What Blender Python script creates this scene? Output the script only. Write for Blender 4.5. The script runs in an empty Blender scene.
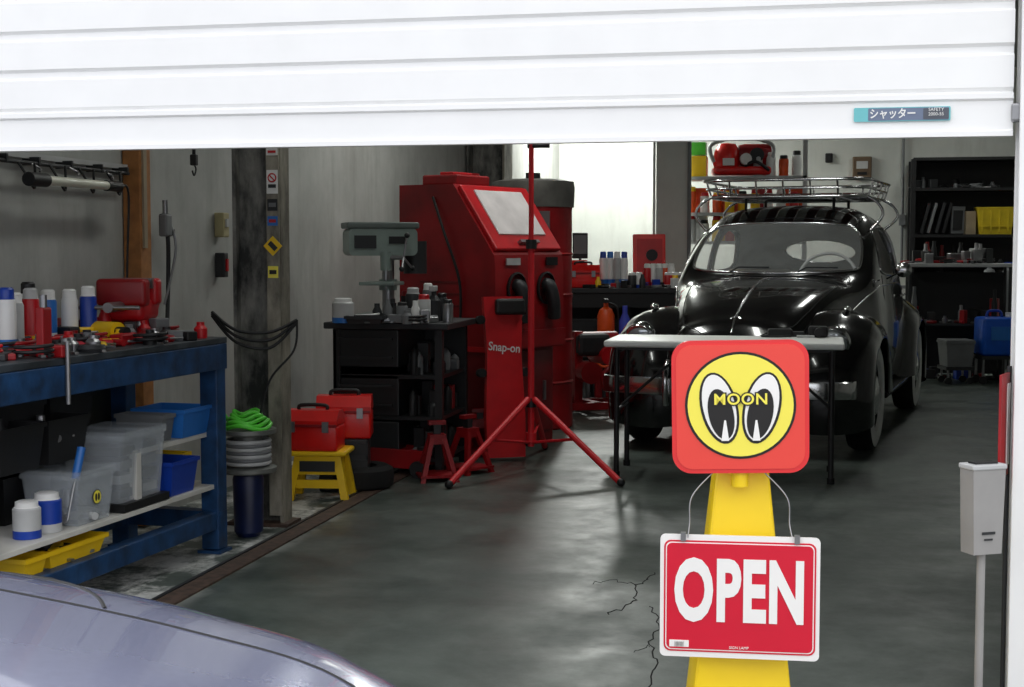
import bpy,bmesh,math,random
from mathutils import Vector,Matrix,Euler
from mathutils.bvhtree import BVHTree
from math import sin,cos,pi,radians,atan,tan,sqrt
random.seed(7)
sc=bpy.context.scene
sc.view_settings.view_transform='Standard'
F=1450.0; TH=radians(12); PT=atan(95.5/F); CH=1.2
c_,s_=cos(TH),sin(TH); cp,sp=cos(PT),sin(PT)
RV=Vector((c_,s_,0)); HV=Vector((-s_,c_,0)); FV=Vector((-s_*cp,c_*cp,-sp)); UV=Vector((-s_*sp,c_*sp,cp))
CO=Vector((0,0,CH))
# survey helpers: back-project photo measurements onto real planes of the room (metres)
def ray(px,py): return RV*((px-512)/F)+UV*((343.5-py)/F)+FV
def atD(px,py,D):
    d=ray(px,py); return CO+d*(D/d.dot(HV))
def atZ(px,py,z):
    d=ray(px,py); return CO+d*((z-CH)/d.z)
def atX(px,py,x):
    d=ray(px,py); return CO+d*(x/d.x)
def atY(px,py,y):
    d=ray(px,py); return CO+d*(y/d.y)
def W(X,D,z=0): return Vector((X*c_-D*s_,X*s_+D*c_,z))
def px2(px,D,z=0): return W((px-512)/F*D,D,z)

# ---------------- materials
def lin(c):
    return tuple(((v/255)/12.92 if v/255<=0.04045 else ((v/255+0.055)/1.055)**2.4) for v in c)
MC={}
def mat(name,col,rough=0.5,metal=0.0,var=0.12,scale=8,bump=0.0,coat=0.0,alpha=1.0,trans=0.0,emit=0.0):
    if name in MC: return MC[name]
    m=bpy.data.materials.new(name); m.use_nodes=True; nt=m.node_tree; b=nt.nodes['Principled BSDF']
    L=lin(col)
    tc=nt.nodes.new('ShaderNodeTexCoord'); nz=nt.nodes.new('ShaderNodeTexNoise'); nz.inputs['Scale'].default_value=scale; nz.inputs['Detail'].default_value=5
    nt.links.new(tc.outputs['Object'],nz.inputs['Vector'])
    r=nt.nodes.new('ShaderNodeValToRGB'); r.color_ramp.elements[0].position=.3; r.color_ramp.elements[1].position=.7
    r.color_ramp.elements[0].color=(*[v*(1-var) for v in L],1); r.color_ramp.elements[1].color=(*[min(1,v*(1+var)) for v in L],1)
    nt.links.new(nz.outputs['Fac'],r.inputs['Fac']); nt.links.new(r.outputs['Color'],b.inputs['Base Color'])
    b.inputs['Roughness'].default_value=rough; b.inputs['Metallic'].default_value=metal
    if coat: b.inputs['Coat Weight'].default_value=coat
    if trans: b.inputs['Transmission Weight'].default_value=trans
    if alpha<1: b.inputs['Alpha'].default_value=alpha
    if emit:
        b.inputs['Emission Color'].default_value=(*L,1); b.inputs['Emission Strength'].default_value=emit
    if bump:
        bp=nt.nodes.new('ShaderNodeBump'); bp.inputs['Strength'].default_value=bump; bp.inputs['Distance'].default_value=.01
        nt.links.new(nz.outputs['Fac'],bp.inputs['Height']); nt.links.new(bp.outputs['Normal'],b.inputs['Normal'])
    MC[name]=m; return m
red=mat('red_enamel',(190,18,28),.4,var=.15); dred=mat('dark_red_enamel',(146,12,20),.42,var=.3,scale=5)
deepred=mat('deep_red_enamel',(112,10,16),.4,var=.3,scale=5)
black=mat('black_plastic',(20,20,22),.5); rubber=mat('rubber',(14,14,15),.8); dgrey=mat('dark_grey_metal',(50,51,53),.5,.3)
grey=mat('grey_plastic',(112,114,116),.5); lgrey=mat('light_grey',(185,186,186),.5); white=mat('white_paint',(232,232,230),.4,var=.04)
chrome=mat('chrome',(215,215,215),.15,1.0,var=.03); steel=mat('steel',(150,150,152),.35,.9,var=.2)
yellow=mat('yellow_plastic',(245,200,20),.4,var=.05); blue=mat('blue_plastic',(20,60,160),.4); lblue=mat('light_blue_plastic',(40,110,190),.4)
bblue=mat('bench_blue_paint',(20,58,98),.5,var=.5,scale=14,bump=.2); wood=mat('wood_stud',(160,106,56),.6,var=.25,scale=20)
green=mat('green_hose',(90,210,60),.4); clearp=mat('translucent_plastic',(205,212,218),.2,alpha=.33); orange=mat('orange',(225,80,20),.4)
tan_=mat('tan_upholstery',(150,135,112),.7)

class B:
    def __init__(s,name,loc=(0,0,0),rz=0.0,rot=None):
        s.name=name; s.bm=bmesh.new(); s.mats=[]; s.loc=Vector(loc); s.rot=rot or (0,0,radians(rz)); s.M=Matrix.Identity(4)
    def mi(s,m):
        if m not in s.mats: s.mats.append(m)
        return s.mats.index(m)
    def add(s,t,m,smooth=True,M=None,split=.6):
        k=s.mi(m)
        bmesh.ops.recalc_face_normals(t,faces=t.faces[:])
        for f in t.faces: f.material_index=k; f.smooth=smooth
        if smooth:
            for e in t.edges:
                if len(e.link_faces)==2 and e.calc_face_angle(0)>split: e.smooth=False
        t.transform(s.M@(M or Matrix.Identity(4)))
        me=bpy.data.meshes.new('t'); t.to_mesh(me); t.free(); s.bm.from_mesh(me); bpy.data.meshes.remove(me); return s
    def box(s,c,sz,m,rot=(0,0,0),bev=0,seg=2):
        t=bmesh.new(); bmesh.ops.create_cube(t,size=1); bmesh.ops.scale(t,vec=sz,verts=t.verts)
        if bev: bmesh.ops.bevel(t,geom=t.edges[:],offset=min(bev,min(sz)*.45),segments=seg,affect='EDGES',profile=.5)
        return s.add(t,m,bool(bev and seg>2),Matrix.Translation(c)@Euler(rot).to_matrix().to_4x4())
    def cyl(s,p0,p1,r,m,r2=None,n=16):
        p0=Vector(p0);p1=Vector(p1);d=p1-p0
        t=bmesh.new(); bmesh.ops.create_cone(t,cap_ends=True,segments=n,radius1=r,radius2=r if r2 is None else r2,depth=d.length)
        return s.add(t,m,True,Matrix.Translation((p0+p1)/2)@d.to_track_quat('Z','Y').to_matrix().to_4x4())
    def sph(s,c,r,m,n=16):
        if not hasattr(r,'__len__'): r=(r,r,r)
        t=bmesh.new(); bmesh.ops.create_uvsphere(t,u_segments=n,v_segments=max(6,n//2),radius=1); bmesh.ops.scale(t,vec=r,verts=t.verts)
        return s.add(t,m,True,Matrix.Translation(c))
    def lathe(s,prof,m,M=None,n=24):
        t=bmesh.new(); R=[]
        for r,z in prof: R.append([t.verts.new((r*cos(2*pi*i/n),r*sin(2*pi*i/n),z)) for i in range(n)] if r>1e-6 else [t.verts.new((0,0,z))])
        for a,b in zip(R,R[1:]):
            for i in range(n):
                j=(i+1)%n
                u=[]
                for v in (a[i%len(a)],a[j%len(a)],b[j%len(b)],b[i%len(b)]):
                    if v not in u:u.append(v)
                if len(u)>2: t.faces.new(u)
        return s.add(t,m,True,M)
    def tube(s,pts,r,m,closed=False,n=8):
        P=[Vector(p) for p in pts]; N=len(P); t=bmesh.new(); R=[]
        up=None
        for i in range(N):
            if closed: d=P[(i+1)%N]-P[i-1]
            else: d=P[min(i+1,N-1)]-P[max(i-1,0)]
            d.normalize()
            if up is None: up=Vector((0,0,1)) if abs(d.z)<.9 else Vector((1,0,0))
            a=(up-d*up.dot(d)).normalized(); up=a; b=d.cross(a)
            R.append([t.verts.new(P[i]+(a*cos(2*pi*k/n)+b*sin(2*pi*k/n))*r) for k in range(n)])
        for i in range(N if closed else N-1):
            A=R[i];Bq=R[(i+1)%N]
            for k in range(n): t.faces.new((A[k],A[(k+1)%n],Bq[(k+1)%n],Bq[k]))
        if not closed: t.faces.new(R[0]); t.faces.new(R[-1][::-1])
        return s.add(t,m,True,None,1.2)
    def loft(s,rings,m,closed=True,caps=True,split=.9):
        t=bmesh.new(); R=[[t.verts.new(p) for p in r] for r in rings]
        n=len(rings[0])
        for a,b in zip(R,R[1:]):
            for k in range(n if closed else n-1): t.faces.new((a[k],a[(k+1)%n],b[(k+1)%n],b[k]))
        if caps and closed: t.faces.new(R[0]); t.faces.new(R[-1][::-1])
        return s.add(t,m,True,None,split)
    def prism(s,pts,d,m,M=None,smooth=False):
        t=bmesh.new(); a=[t.verts.new((x,0,z)) for x,z in pts]; b=[t.verts.new((x,d,z)) for x,z in pts]
        t.faces.new(a); t.faces.new(b[::-1]); n=len(a)
        for k in range(n): t.faces.new((a[k],b[k],b[(k+1)%n],a[(k+1)%n]))
        return s.add(t,m,smooth,M)
    def text(s,st,size,m,M,ext=.0005,bold=0.0,sx=1,sp=1.0):
        cu=bpy.data.curves.new('t','FONT'); cu.body=st; cu.size=size; cu.align_x='CENTER'; cu.align_y='CENTER'; cu.extrude=ext; cu.offset=bold; cu.resolution_u=4; cu.space_character=sp
        o=bpy.data.objects.new('t',cu); sc.collection.objects.link(o); dg=bpy.context.evaluated_depsgraph_get(); dg.update()
        me=bpy.data.meshes.new_from_object(o.evaluated_get(dg)); t=bmesh.new(); t.from_mesh(me)
        bpy.data.objects.remove(o); bpy.data.meshes.remove(me)
        bmesh.ops.scale(t,vec=(sx,1,1),verts=t.verts)
        return s.add(t,m,False,M@Matrix.Rotation(pi/2,4,'X'))
    def bin(s,c,sz,m,taper=.85,t=.006):
        x,y,z=c; w,d,h=sz
        def rr(k,zz,i=0): return [(x+a*(w/2*k-i),y+b*(d/2*k-i),zz) for a,b in((-1,-1),(1,-1),(1,1),(-1,1))]
        s.loft([rr(taper,z),rr(1,z+h),rr(1.04,z+h),rr(1.04,z+h-.015),rr(1.0,z+h-.015)],m,caps=False,split=.2)
        s.loft([rr(1,z+h,t),rr(taper,z+t,t)],m,caps=False,split=.2)
        s.box((x,y,z+t/2),(w*taper,d*taper,t),m); return s
    def done(s):
        me=bpy.data.meshes.new(s.name); s.bm.to_mesh(me); s.bm.free()
        for m in s.mats: me.materials.append(m)
        o=bpy.data.objects.new(s.name,me); sc.collection.objects.link(o); o.location=s.loc; o.rotation_euler=s.rot; return o
def rrect(w,h,r,n=6,cx=0,cz=0):
    o=[]
    for qx,qz,a0 in((1,1,0),(-1,1,90),(-1,-1,180),(1,-1,270)):
        for i in range(n+1):
            a=radians(a0+90*i/n); o.append((cx+qx*(w/2-r)+r*cos(a),cz+qz*(h/2-r)+r*sin(a)))
    return o
def ell(cx,cz,a,b,rot=0,n=32):
    R=radians(rot); return [(cx+a*cos(t)*cos(R)-b*sin(t)*sin(R),cz+a*cos(t)*sin(R)+b*sin(t)*cos(R)) for t in [2*pi*i/n for i in range(n)]]
def T(x,y,z): return Matrix.Translation((x,y,z))
def cat(pts,n,closed=False):
    P=[Vector(p) for p in pts]; N=len(P); o=[]
    for i in range(N if closed else N-1):
        if closed: a,b,c,d=P[i-1],P[i],P[(i+1)%N],P[(i+2)%N]
        else: a,b,c,d=P[max(i-1,0)],P[i],P[i+1],P[min(i+2,N-1)]
        for k in range(n):
            t=k/n; o.append(.5*((2*b)+(c-a)*t+(2*a-5*b+4*c-d)*t*t+(3*b-a-3*c+d)*t**3))
    if not closed:o.append(P[-1])
    return o
def table(rows,ny):
    ys=[r[0] for r in rows]; out=[]
    def tang(i,k):
        if i==0: return (rows[1][k]-rows[0][k])/(ys[1]-ys[0])
        if i==len(rows)-1: return (rows[-1][k]-rows[-2][k])/(ys[-1]-ys[-2])
        a=(rows[i][k]-rows[i-1][k])/(ys[i]-ys[i-1]); b=(rows[i+1][k]-rows[i][k])/(ys[i+1]-ys[i])
        h0=ys[i]-ys[i-1];h1=ys[i+1]-ys[i]; return (a*h1+b*h0)/(h0+h1)
    for i in range(len(rows)-1):
        h=ys[i+1]-ys[i]; n=max(2,int(ny*h+.5))
        for q in range(n+(1 if i==len(rows)-2 else 0)):
            t=q/n; v=[ys[i]+h*t]
            for k in range(1,len(rows[0])):
                v.append((2*t**3-3*t*t+1)*rows[i][k]+(t**3-2*t*t+t)*h*tang(i,k)+(-2*t**3+3*t*t)*rows[i+1][k]+(t**3-t*t)*h*tang(i+1,k))
            out.append(v)
    return out
def bodyrings(rows,ny=22,nr=7):
    R=[]
    for v in table(rows,ny):
        y,zt=v[0],v[1]; pp=[(v[k],v[k+1]) for k in range(2,len(v),2)]
        half=[(p.x,p.y) for p in cat([(0,pp[0][1]-.01),(pp[0][0]*.8,pp[0][1]-.01)]+pp+[(0,zt)],nr)]
        ring=[(x,y,z) for x,z in half]+[(-x,y,z) for x,z in half[-2:0:-1]]
        R.append(ring)
    return R

# ---------------- room
XL,XR,YF,YB,ZC=-2.9,2.9,3.7,16.2,3.1
def surf(name,c1,c2,rough,scale,crack=False,bump=.1,stain=None,p0=.35,p1=.68,streak=False,grime=None):
    m=bpy.data.materials.new(name); m.use_nodes=True; nt=m.node_tree; b=nt.nodes['Principled BSDF']; N=nt.nodes.new; L=nt.links.new
    tc=N('ShaderNodeTexCoord'); n1=N('ShaderNodeTexNoise'); n1.inputs['Scale'].default_value=scale; n1.inputs['Detail'].default_value=9; n1.inputs['Roughness'].default_value=.65
    if streak:
        mp=N('ShaderNodeMapping'); mp.inputs['Scale'].default_value=(1,1,.4); L(tc.outputs['Object'],mp.inputs[0]); L(mp.outputs[0],n1.inputs['Vector'])
    else: L(tc.outputs['Object'],n1.inputs['Vector'])
    r=N('ShaderNodeValToRGB'); r.color_ramp.elements[0].position=p0; r.color_ramp.elements[1].position=p1
    r.color_ramp.elements[0].color=(*lin(c1),1); r.color_ramp.elements[1].color=(*lin(c2),1)
    L(n1.outputs['Fac'],r.inputs['Fac']); col=r.outputs['Color']
    if grime:
        mpg=N('ShaderNodeMapping'); mpg.inputs['Scale'].default_value=(3,3,.5); L(tc.outputs['Object'],mpg.inputs[0])
        ng=N('ShaderNodeTexNoise'); ng.inputs['Scale'].default_value=1.5; ng.inputs['Detail'].default_value=10; ng.inputs['Roughness'].default_value=.7; L(mpg.outputs[0],ng.inputs['Vector'])
        rg=N('ShaderNodeValToRGB'); rg.color_ramp.elements[0].position=.5; rg.color_ramp.elements[1].position=.78; rg.color_ramp.elements[0].color=(0,0,0,1); L(ng.outputs['Fac'],rg.inputs['Fac'])
        mg=N('ShaderNodeMath'); mg.operation='MULTIPLY'; L(rg.outputs['Color'],mg.inputs[0]); mg.inputs[1].default_value=.5
        xg=N('ShaderNodeMix'); xg.data_type='RGBA'; L(mg.outputs[0],xg.inputs[0]); L(col,xg.inputs[6]); xg.inputs[7].default_value=(*lin(grime),1); col=xg.outputs[2]
    if stain:
        n2=N('ShaderNodeTexNoise'); n2.inputs['Scale'].default_value=3.2; n2.inputs['Detail'].default_value=10; n2.inputs['Roughness'].default_value=.75; L(tc.outputs['Object'],n2.inputs['Vector'])
        sx=N('ShaderNodeSeparateXYZ'); L(tc.outputs['Object'],sx.inputs[0])
        mr=N('ShaderNodeMapRange'); mr.inputs[1].default_value=-2.05; mr.inputs[2].default_value=-2.25; L(sx.outputs['X'],mr.inputs[0])
        r2=N('ShaderNodeValToRGB'); r2.color_ramp.elements[0].position=.46; r2.color_ramp.elements[1].position=.56; r2.color_ramp.elements[0].color=(0,0,0,1); L(n2.outputs['Fac'],r2.inputs['Fac'])
        mu=N('ShaderNodeMath'); mu.operation='MULTIPLY'; L(mr.outputs[0],mu.inputs[0]); L(r2.outputs['Color'],mu.inputs[1])
        mx=N('ShaderNodeMix'); mx.data_type='RGBA'; L(mu.outputs[0],mx.inputs[0]); L(col,mx.inputs[6]); mx.inputs[7].default_value=(*lin(stain),1); col=mx.outputs[2]
    if crack:
        dn=N('ShaderNodeTexNoise'); dn.inputs['Scale'].default_value=1.8; dn.inputs['Detail'].default_value=10; dn.inputs['Roughness'].default_value=.75; dn.inputs['Distortion'].default_value=.6; L(tc.outputs['Object'],dn.inputs['Vector'])
        r5=N('ShaderNodeValToRGB'); r5.color_ramp.elements[0].position=.38; r5.color_ramp.elements[1].position=.62; r5.color_ramp.elements[0].color=(.45,.47,.46,1); L(dn.outputs['Fac'],r5.inputs['Fac'])
        mm=N('ShaderNodeMix'); mm.data_type='RGBA'; mm.blend_type='MULTIPLY'; mm.inputs[0].default_value=.85; L(col,mm.inputs[6]); L(r5.outputs['Color'],mm.inputs[7]); col=mm.outputs[2]
        vn=N('ShaderNodeVectorMath'); vn.operation='MULTIPLY_ADD'; L(dn.outputs['Color'],vn.inputs[0]); vn.inputs[1].default_value=(.5,.5,.5); L(tc.outputs['Object'],vn.inputs[2])
        vo=N('ShaderNodeTexVoronoi'); vo.inputs['Scale'].default_value=1.4; L(vn.outputs[0],vo.inputs['Vector'])
        r6=N('ShaderNodeValToRGB'); r6.color_ramp.elements[0].position=.08; r6.color_ramp.elements[1].position=.2; r6.color_ramp.elements[0].color=(.3,.3,.3,1); L(vo.outputs['Distance'],r6.inputs['Fac'])
        m7=N('ShaderNodeMix'); m7.data_type='RGBA'; m7.blend_type='MULTIPLY'; m7.inputs[0].default_value=.6; L(col,m7.inputs[6]); L(r6.outputs['Color'],m7.inputs[7]); col=m7.outputs[2]
        n4=N('ShaderNodeTexNoise'); n4.inputs['Scale'].default_value=2.2; n4.inputs['Detail'].default_value=10; n4.inputs['Roughness'].default_value=.7; L(tc.outputs['Object'],n4.inputs['Vector'])
        m5=N('ShaderNodeMapRange'); m5.inputs[1].default_value=.35; m5.inputs[2].default_value=.65; m5.inputs[3].default_value=rough-.08; m5.inputs[4].default_value=rough+.16; L(n4.outputs['Fac'],m5.inputs[0]); L(m5.outputs[0],b.inputs['Roughness'])
    else: b.inputs['Roughness'].default_value=rough
    L(col,b.inputs['Base Color'])
    bp=N('ShaderNodeBump'); bp.inputs['Strength'].default_value=bump; bp.inputs['Distance'].default_value=.01; L(n1.outputs['Fac'],bp.inputs['Height']); L(bp.outputs['Normal'],b.inputs['Normal'])
    return m
floorm=surf('worn_sealed_concrete',(70,80,75),(104,112,106),.38,2.5,True,.06,(235,235,232))
outm=surf('outdoor_concrete',(120,120,116),(150,150,145),.8,5)
wallm=surf('old_wall_paint',(160,161,157),(188,189,185),.7,1.5,grime=(112,110,102))
wallb=surf('back_wall_paint',(190,193,188),(208,210,204),.7,1.2,grime=(160,160,152))
ceilm=surf('ceiling_board',(130,130,128),(150,150,148),.8,2)
fl=B('floor'); fl.box(((XL+XR)/2,(YF+YB)/2,-.05),(XR-XL+.3,YB-YF+.3,.1),floorm); fl.done()
B('outdoor_ground').box((0,YF-.15-6.8,-.05),(14,13.6,.1),outm).done()
B('ceiling').box(((XL+XR)/2,(YF+YB)/2,ZC+.05),(XR-XL+.3,YB-YF+.3,.1),ceilm).done()
B('wall_left').box((XL-.075,(YF+YB)/2,ZC/2),(.15,YB-YF+.3,ZC),wallm).done()
B('wall_right').box((XR+.075,(YF+YB)/2,ZC/2),(.15,YB-YF+.3,ZC),wallm).done()
B('wall_back').box(((XL+XR)/2,YB+.075,ZC/2),(XR-XL,.15,ZC),wallb).done()
XS=atY(1012,138,YF).x
B('wall_front').box(((XS+.1+XR)/2,YF+.10,1.35),(XR-XS-.1,.12,2.7),wallm).box(((XL+XR)/2,YF+.10,2.9),(XR-XL,.12,.4),wallm).done()
rust=mat('rusty_steel',(72,54,44),.7,var=.5,scale=30,bump=.3)
d=B('trim_floor_strip'); d.box((-2.15,9.9,.004),(.08,12.2,.008),rust); d.box((-2.205,9.9,.004),(.015,12.2,.010),dgrey); d.done()
ck=B('floor_crack'); ckm=mat('crack_dark',(10,10,10),.9)
def crk(pp,r=.0024):
    P=[]
    for (a,b),(c,d2) in zip(pp,pp[1:]):
        A=atZ(a,b,0); C=atZ(c,d2,0)
        for k in range(6):
            q=A.lerp(C,k/6); P.append((q.x+random.uniform(-.010,.010),q.y+random.uniform(-.02,.02),-.0005))
    ck.tube(P,r,ckm,n=5)
crk([(656,572),(648,580),(637,584),(636,600),(622,608),(604,616)]); crk([(660,580),(680,583),(700,580)],.0018); crk([(652,606),(659,625),(650,645),(656,668),(652,690)]); crk([(637,584),(610,580),(590,584)],.0016); crk([(650,645),(630,655)],.0016)
ck.done()

# ---------------- shutter
shw=mat('shutter_white_steel',(242,242,241),.45,var=.02)
ZB=atY(500,144,YF).z
s=B('rolling_shutter')
PT_=.106
z=ZB+.105
pr=[(.016,ZB),( -.016,ZB),(-.016,ZB+.012),(-.010,ZB+.016),(-.010,ZB+.085),(-.018,ZB+.09),(-.018,ZB+.102),(-.004,ZB+.105)]
while z<2.66:
    pr+=[(-.002,z+.004),(-.012,z+.012),(-.012,z+.088),(-.002,z+.095),(-.002,z+.099)]
    z+=PT_
back=[(.02,pr[-1][1]),(.02,ZB)]
s.loft([[(x,YF+a,b) for a,b in pr+back] for x in (XL+.01,XS)],shw,split=.2)
s.box((XS+.01,YF-.012,ZB+.055),(.03,.03,.045),steel,bev=.006)
s.done()
p=atY(902,114,YF-.019)
s=B('shutter_label',(p.x,YF-.012,p.z)); s.prism(rrect(.228,.034,.003),.002,mat('label_teal',(110,190,195),.4),T(0,-.004,0)); 
s.prism(rrect(.19,.030,.002,cx=.015),.001,mat('label_navy',(106,118,142),.4),T(0,-.005,0)); s.prism(rrect(.06,.026,.002,cx=.08),.001,mat('label_grey',(80,84,94),.4),T(0,-.006,0))
s.text('シャッター',.026,white,T(-.022,-.0065,0),sx=.85,bold=.0006); s.text('SAFETY\n2000-55',.011,white,T(.08,-.0075,.004)); s.done()
s=B('shutter_guide_rail')
for yy in(YF-.035,YF+.035): s.box((XS+.05,yy,1.35),(.075,.012,2.7),shw,bev=.002)
s.box((XS+.083,YF,1.35),(.012,.08,2.7),shw); s.box((XS+.02,YF-.040,1.35),(.012,.006,2.7),shw); s.done()

# ---------------- foreground sign cone
sy=mat('sign_yellow',(250,236,90),.4,var=.02); sred=mat('sign_red',(226,50,52),.35,var=.03); ored=mat('open_sign_red',(214,22,52),.3,var=.03); sw=mat('sign_white',(245,243,240),.35,var=.01)
conem=mat('cone_yellow',(252,214,20),.4,var=.04)
DS=3.35
base=atD(739,600,DS+.12); base.z=0
co=B('sign_cone',base,8)
def sq(h,z,r=.012):
    return [(x,y,z) for x,y in rrect(2*h,2*h,r,3)]
co.loft([sq(.056,.69),sq(.062,.68),sq(.125,.05),sq(.135,.05)],conem,split=.4)
co.box((0,0,.025),(.36,.36,.05),conem,bev=.015)
co.box((0,0,.695),(.09,.09,.03),conem,bev=.01)
mz=atD(740,407,DS).z; oz=atD(739,594,DS).z
co.M=T(-.012,-.12,mz)@Matrix.Rotation(radians(-1),4,'Y')
co.prism(rrect(.316,.310,.045,8),.018,sred); co.prism(rrect(.296,.290,.038,8),.002,mat('sign_red2',(236,72,62),.35,var=.02),T(0,-.002,0))
def disc(pts,y,m): co.prism(pts,.001,m,T(0,y,0))
sb=mat('sign_black',(25,22,22),.4)
disc(ell(0,.004,.128,.125,0,48),-.0035,sb)
disc(ell(0,.004,.122,.119,0,48),-.0045,sy)
for sx in(-1,1):
    disc(ell(sx*.049,-.002,.043,.085,-sx*13),-.0055,sb)
    disc(ell(sx*.049,-.001,.037,.079,-sx*13),-.0065,sw)
    disc(ell(sx*.045,-.016,.029,.060,-sx*12),-.0075,sb)
    co.prism([(sx*.036-.002,-.030),(sx*.036+.002,-.030),(sx*.036+.009,-.078),(sx*.036-.009,-.078)],.001,sw,T(0,-.0085,0))
co.text('MOON',.036,sb,T(0,-.0095,.018),bold=.0035,sx=1.05,sp=1.08); co.text('MOON',.036,sy,T(0,-.0105,.018),bold=.0006,sx=1.05,sp=1.08)
co.cyl((0,.03,-.19),(0,.03,-.1),.02,conem)
co.M=T(-.013,-.155,oz)@Matrix.Rotation(radians(-4),4,'Z')
co.prism(rrect(.366,.288,.012,5),.006,sw); co.prism(rrect(.348,.262,.016,6),.001,ored,T(0,-.0015,0))
co.prism(rrect(.340,.254,.013,6),.001,sw,T(0,-.0022,0)); co.prism(rrect(.335,.249,.012,6),.001,ored,T(0,-.003,0))
co.text('OPEN',.196,sw,T(.0,-.0045,.008),bold=.0075,sx=.565,sp=1.07)
co.prism(rrect(.045,.016,.001,cx=-.138,cz=-.112),.001,sw,T(0,-.004,0)); co.text('SIGN LAMP',.009,sw,T(0,-.0045,-.118))
co.text('|||||||',.012,sb,T(-.138,-.0055,-.112))
for sx in(-.13,.13): co.box((sx,-.002,.14),(.012,.014,.02),steel)
co.M=Matrix.Identity(4)
for sx in(-1,1):
    co.tube(cat([(sx*.12-.013,-.158,oz+.14),(sx*.115-.013,-.14,oz+.17),(sx*.11-.013,-.13,oz+.23),(sx*.06-.013,-.11,mz-.155)],6),.0018,steel)
co.done()
p=atD(982,510,3.35); a=B('ashtray_stand',(p.x,p.y,0),30)
a.loft([[(-.038,-.025,p.z-.10),(.038,-.025,p.z-.10),(.038,.025,p.z-.10),(-.038,.025,p.z-.10)],[(-.044,-.026,p.z+.10),(.044,-.026,p.z+.10),(.044,.026,p.z+.10),(-.044,.026,p.z+.10)]],mat('stand_grey',(150,148,146),.5),split=.2); a.box((0,0,p.z+.104),(.094,.058,.012),lgrey,bev=.003)
a.box((0,0,p.z+.112),(.06,.03,.004),black)
a.box((.0,-.027,-.05+p.z),(.035,.002,.006),dgrey); a.box((.0,-.027,-.065+p.z),(.022,.002,.004),dgrey); a.cyl((0,0,0),(0,0,p.z-.1),.010,MC['stand_grey']); a.lathe([(0,.025),(.02,.025),(.13,.012),(.14,0),(0,0)],dgrey)
a.done()
p=atD(1004,425,3.5); a=B('banner_pole',(p.x,p.y,0),72)
a.box((0,0,p.z),(.10,.006,.25),dred); a.box((.03,-.004,p.z),(.03,.002,.2),sw); a.cyl((.05,0,0),(.05,0,p.z+.14),.006,dgrey); a.lathe([(0,.03),(.07,.02),(.08,0),(0,0)],dgrey,T(.05,0,0)); a.done()

# ---------------- silver car outside
lav=mat('silver_blue_paint',(138,142,168),.2,.25,var=.03,scale=60,coat=1.0)
glassd=mat('tinted_glass',(20,24,26),.05,var=.02); lens=mat('headlamp_glass',(200,205,210),.05,.5)
pn=W(-.055,1.72,0)
sc_rows=[
(0,.39,.34,.24,.44,.28,.44,.33,.34,.375,.18,.385),
(.06,.47,.48,.22,.60,.30,.61,.39,.50,.445,.25,.465),
(.2,.535,.58,.20,.74,.33,.745,.435,.64,.51,.34,.53),
(.45,.60,.66,.20,.81,.36,.81,.50,.71,.575,.38,.595),
(.9,.69,.70,.20,.84,.4,.84,.58,.74,.66,.42,.685),
(1.35,.79,.70,.20,.85,.45,.84,.66,.75,.75,.42,.785),
(1.6,.93,.70,.20,.855,.45,.845,.74,.72,.86,.42,.92),
(1.95,1.14,.70,.20,.86,.45,.845,.78,.64,1.02,.44,1.12),
(2.3,1.27,.70,.20,.86,.45,.845,.80,.62,1.13,.44,1.25),
(2.9,1.27,.70,.20,.86,.45,.845,.82,.62,1.13,.44,1.25),
(3.4,1.12,.70,.20,.86,.45,.84,.82,.63,1.0,.42,1.10),
(3.8,.92,.68,.22,.84,.45,.82,.78,.66,.87,.40,.91),
(4.15,.84,.62,.24,.78,.45,.76,.72,.6,.79,.38,.83),
(4.3,.6,.5,.3,.66,.42,.64,.5,.5,.56,.3,.59)]
car=B('silver_car',pn,102)
rg=bodyrings(sc_rows); car.loft(rg,lav)
tb=bmesh.new(); RR=[[tb.verts.new(p) for p in r] for r in rg]
for a_,b_ in zip(RR,RR[1:]):
    for k in range(len(a_)): tb.faces.new((a_[k],a_[(k+1)%len(a_)],b_[(k+1)%len(a_)],b_[k]))
bvS=BVHTree.FromBMesh(tb); tb.free()
def down(bv,x,y,off=.0):
    h=bv.ray_cast(Vector((x,y,3)),Vector((0,0,-1))); return (h[0]+h[1]*off) if h[0] else None
def line(b,bv,pts,r,m,off=0):
    q=[down(bv,x,y,off) for x,y in pts]; q=[v for v in q if v]; 
    if len(q)>2: b.tube(q,r,m,n=6)
for sx in(-1,1):
    line(car,bvS,[(sx*v.x,v.y) for v in cat([(.3,.12),(.45,.16),(.53,.3),(.57,.7),(.60,1.3)],8)],.003,black,-.001)
    line(car,bvS,[(sx*v.x,v.y) for v in cat([(.58,.60),(.66,.64),(.74,.72),(.79,.85),(.82,1.0)],6)],.0035,black,-.001)
    for yy in(.85,3.4):
        M=T(sx*.80,yy,.31)@Matrix.Rotation(pi/2*sx,4,'Y')
        car.lathe([(.2,-.1),(.30,-.1),(.31,-.07),(.31,.05),(.30,.075),(.22,.08),(.2,.04),(.05,.06),(0,.06)],rubber,M); car.lathe([(.215,.075),(.2,.05),(.05,.065),(0,.065)],steel,M)
    car.sph((sx*.50,.085,.36),(.12,.06,.045),lens)
    car.loft([[(sx*.79,1.75,.86),(sx*.79,3.3,.88),(sx*.675,3.15,1.08),(sx*.65,2.9,1.14),(sx*.65,2.2,1.14),(sx*.70,1.85,1.0)],[(sx*.77,1.75,.86),(sx*.77,3.3,.88),(sx*.65,3.15,1.08),(sx*.63,2.9,1.14),(sx*.63,2.2,1.14),(sx*.68,1.85,1.0)]],glassd)
    car.sph((sx*.92,1.75,.88),(.09,.05,.06),lav)
grid=[]
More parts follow.
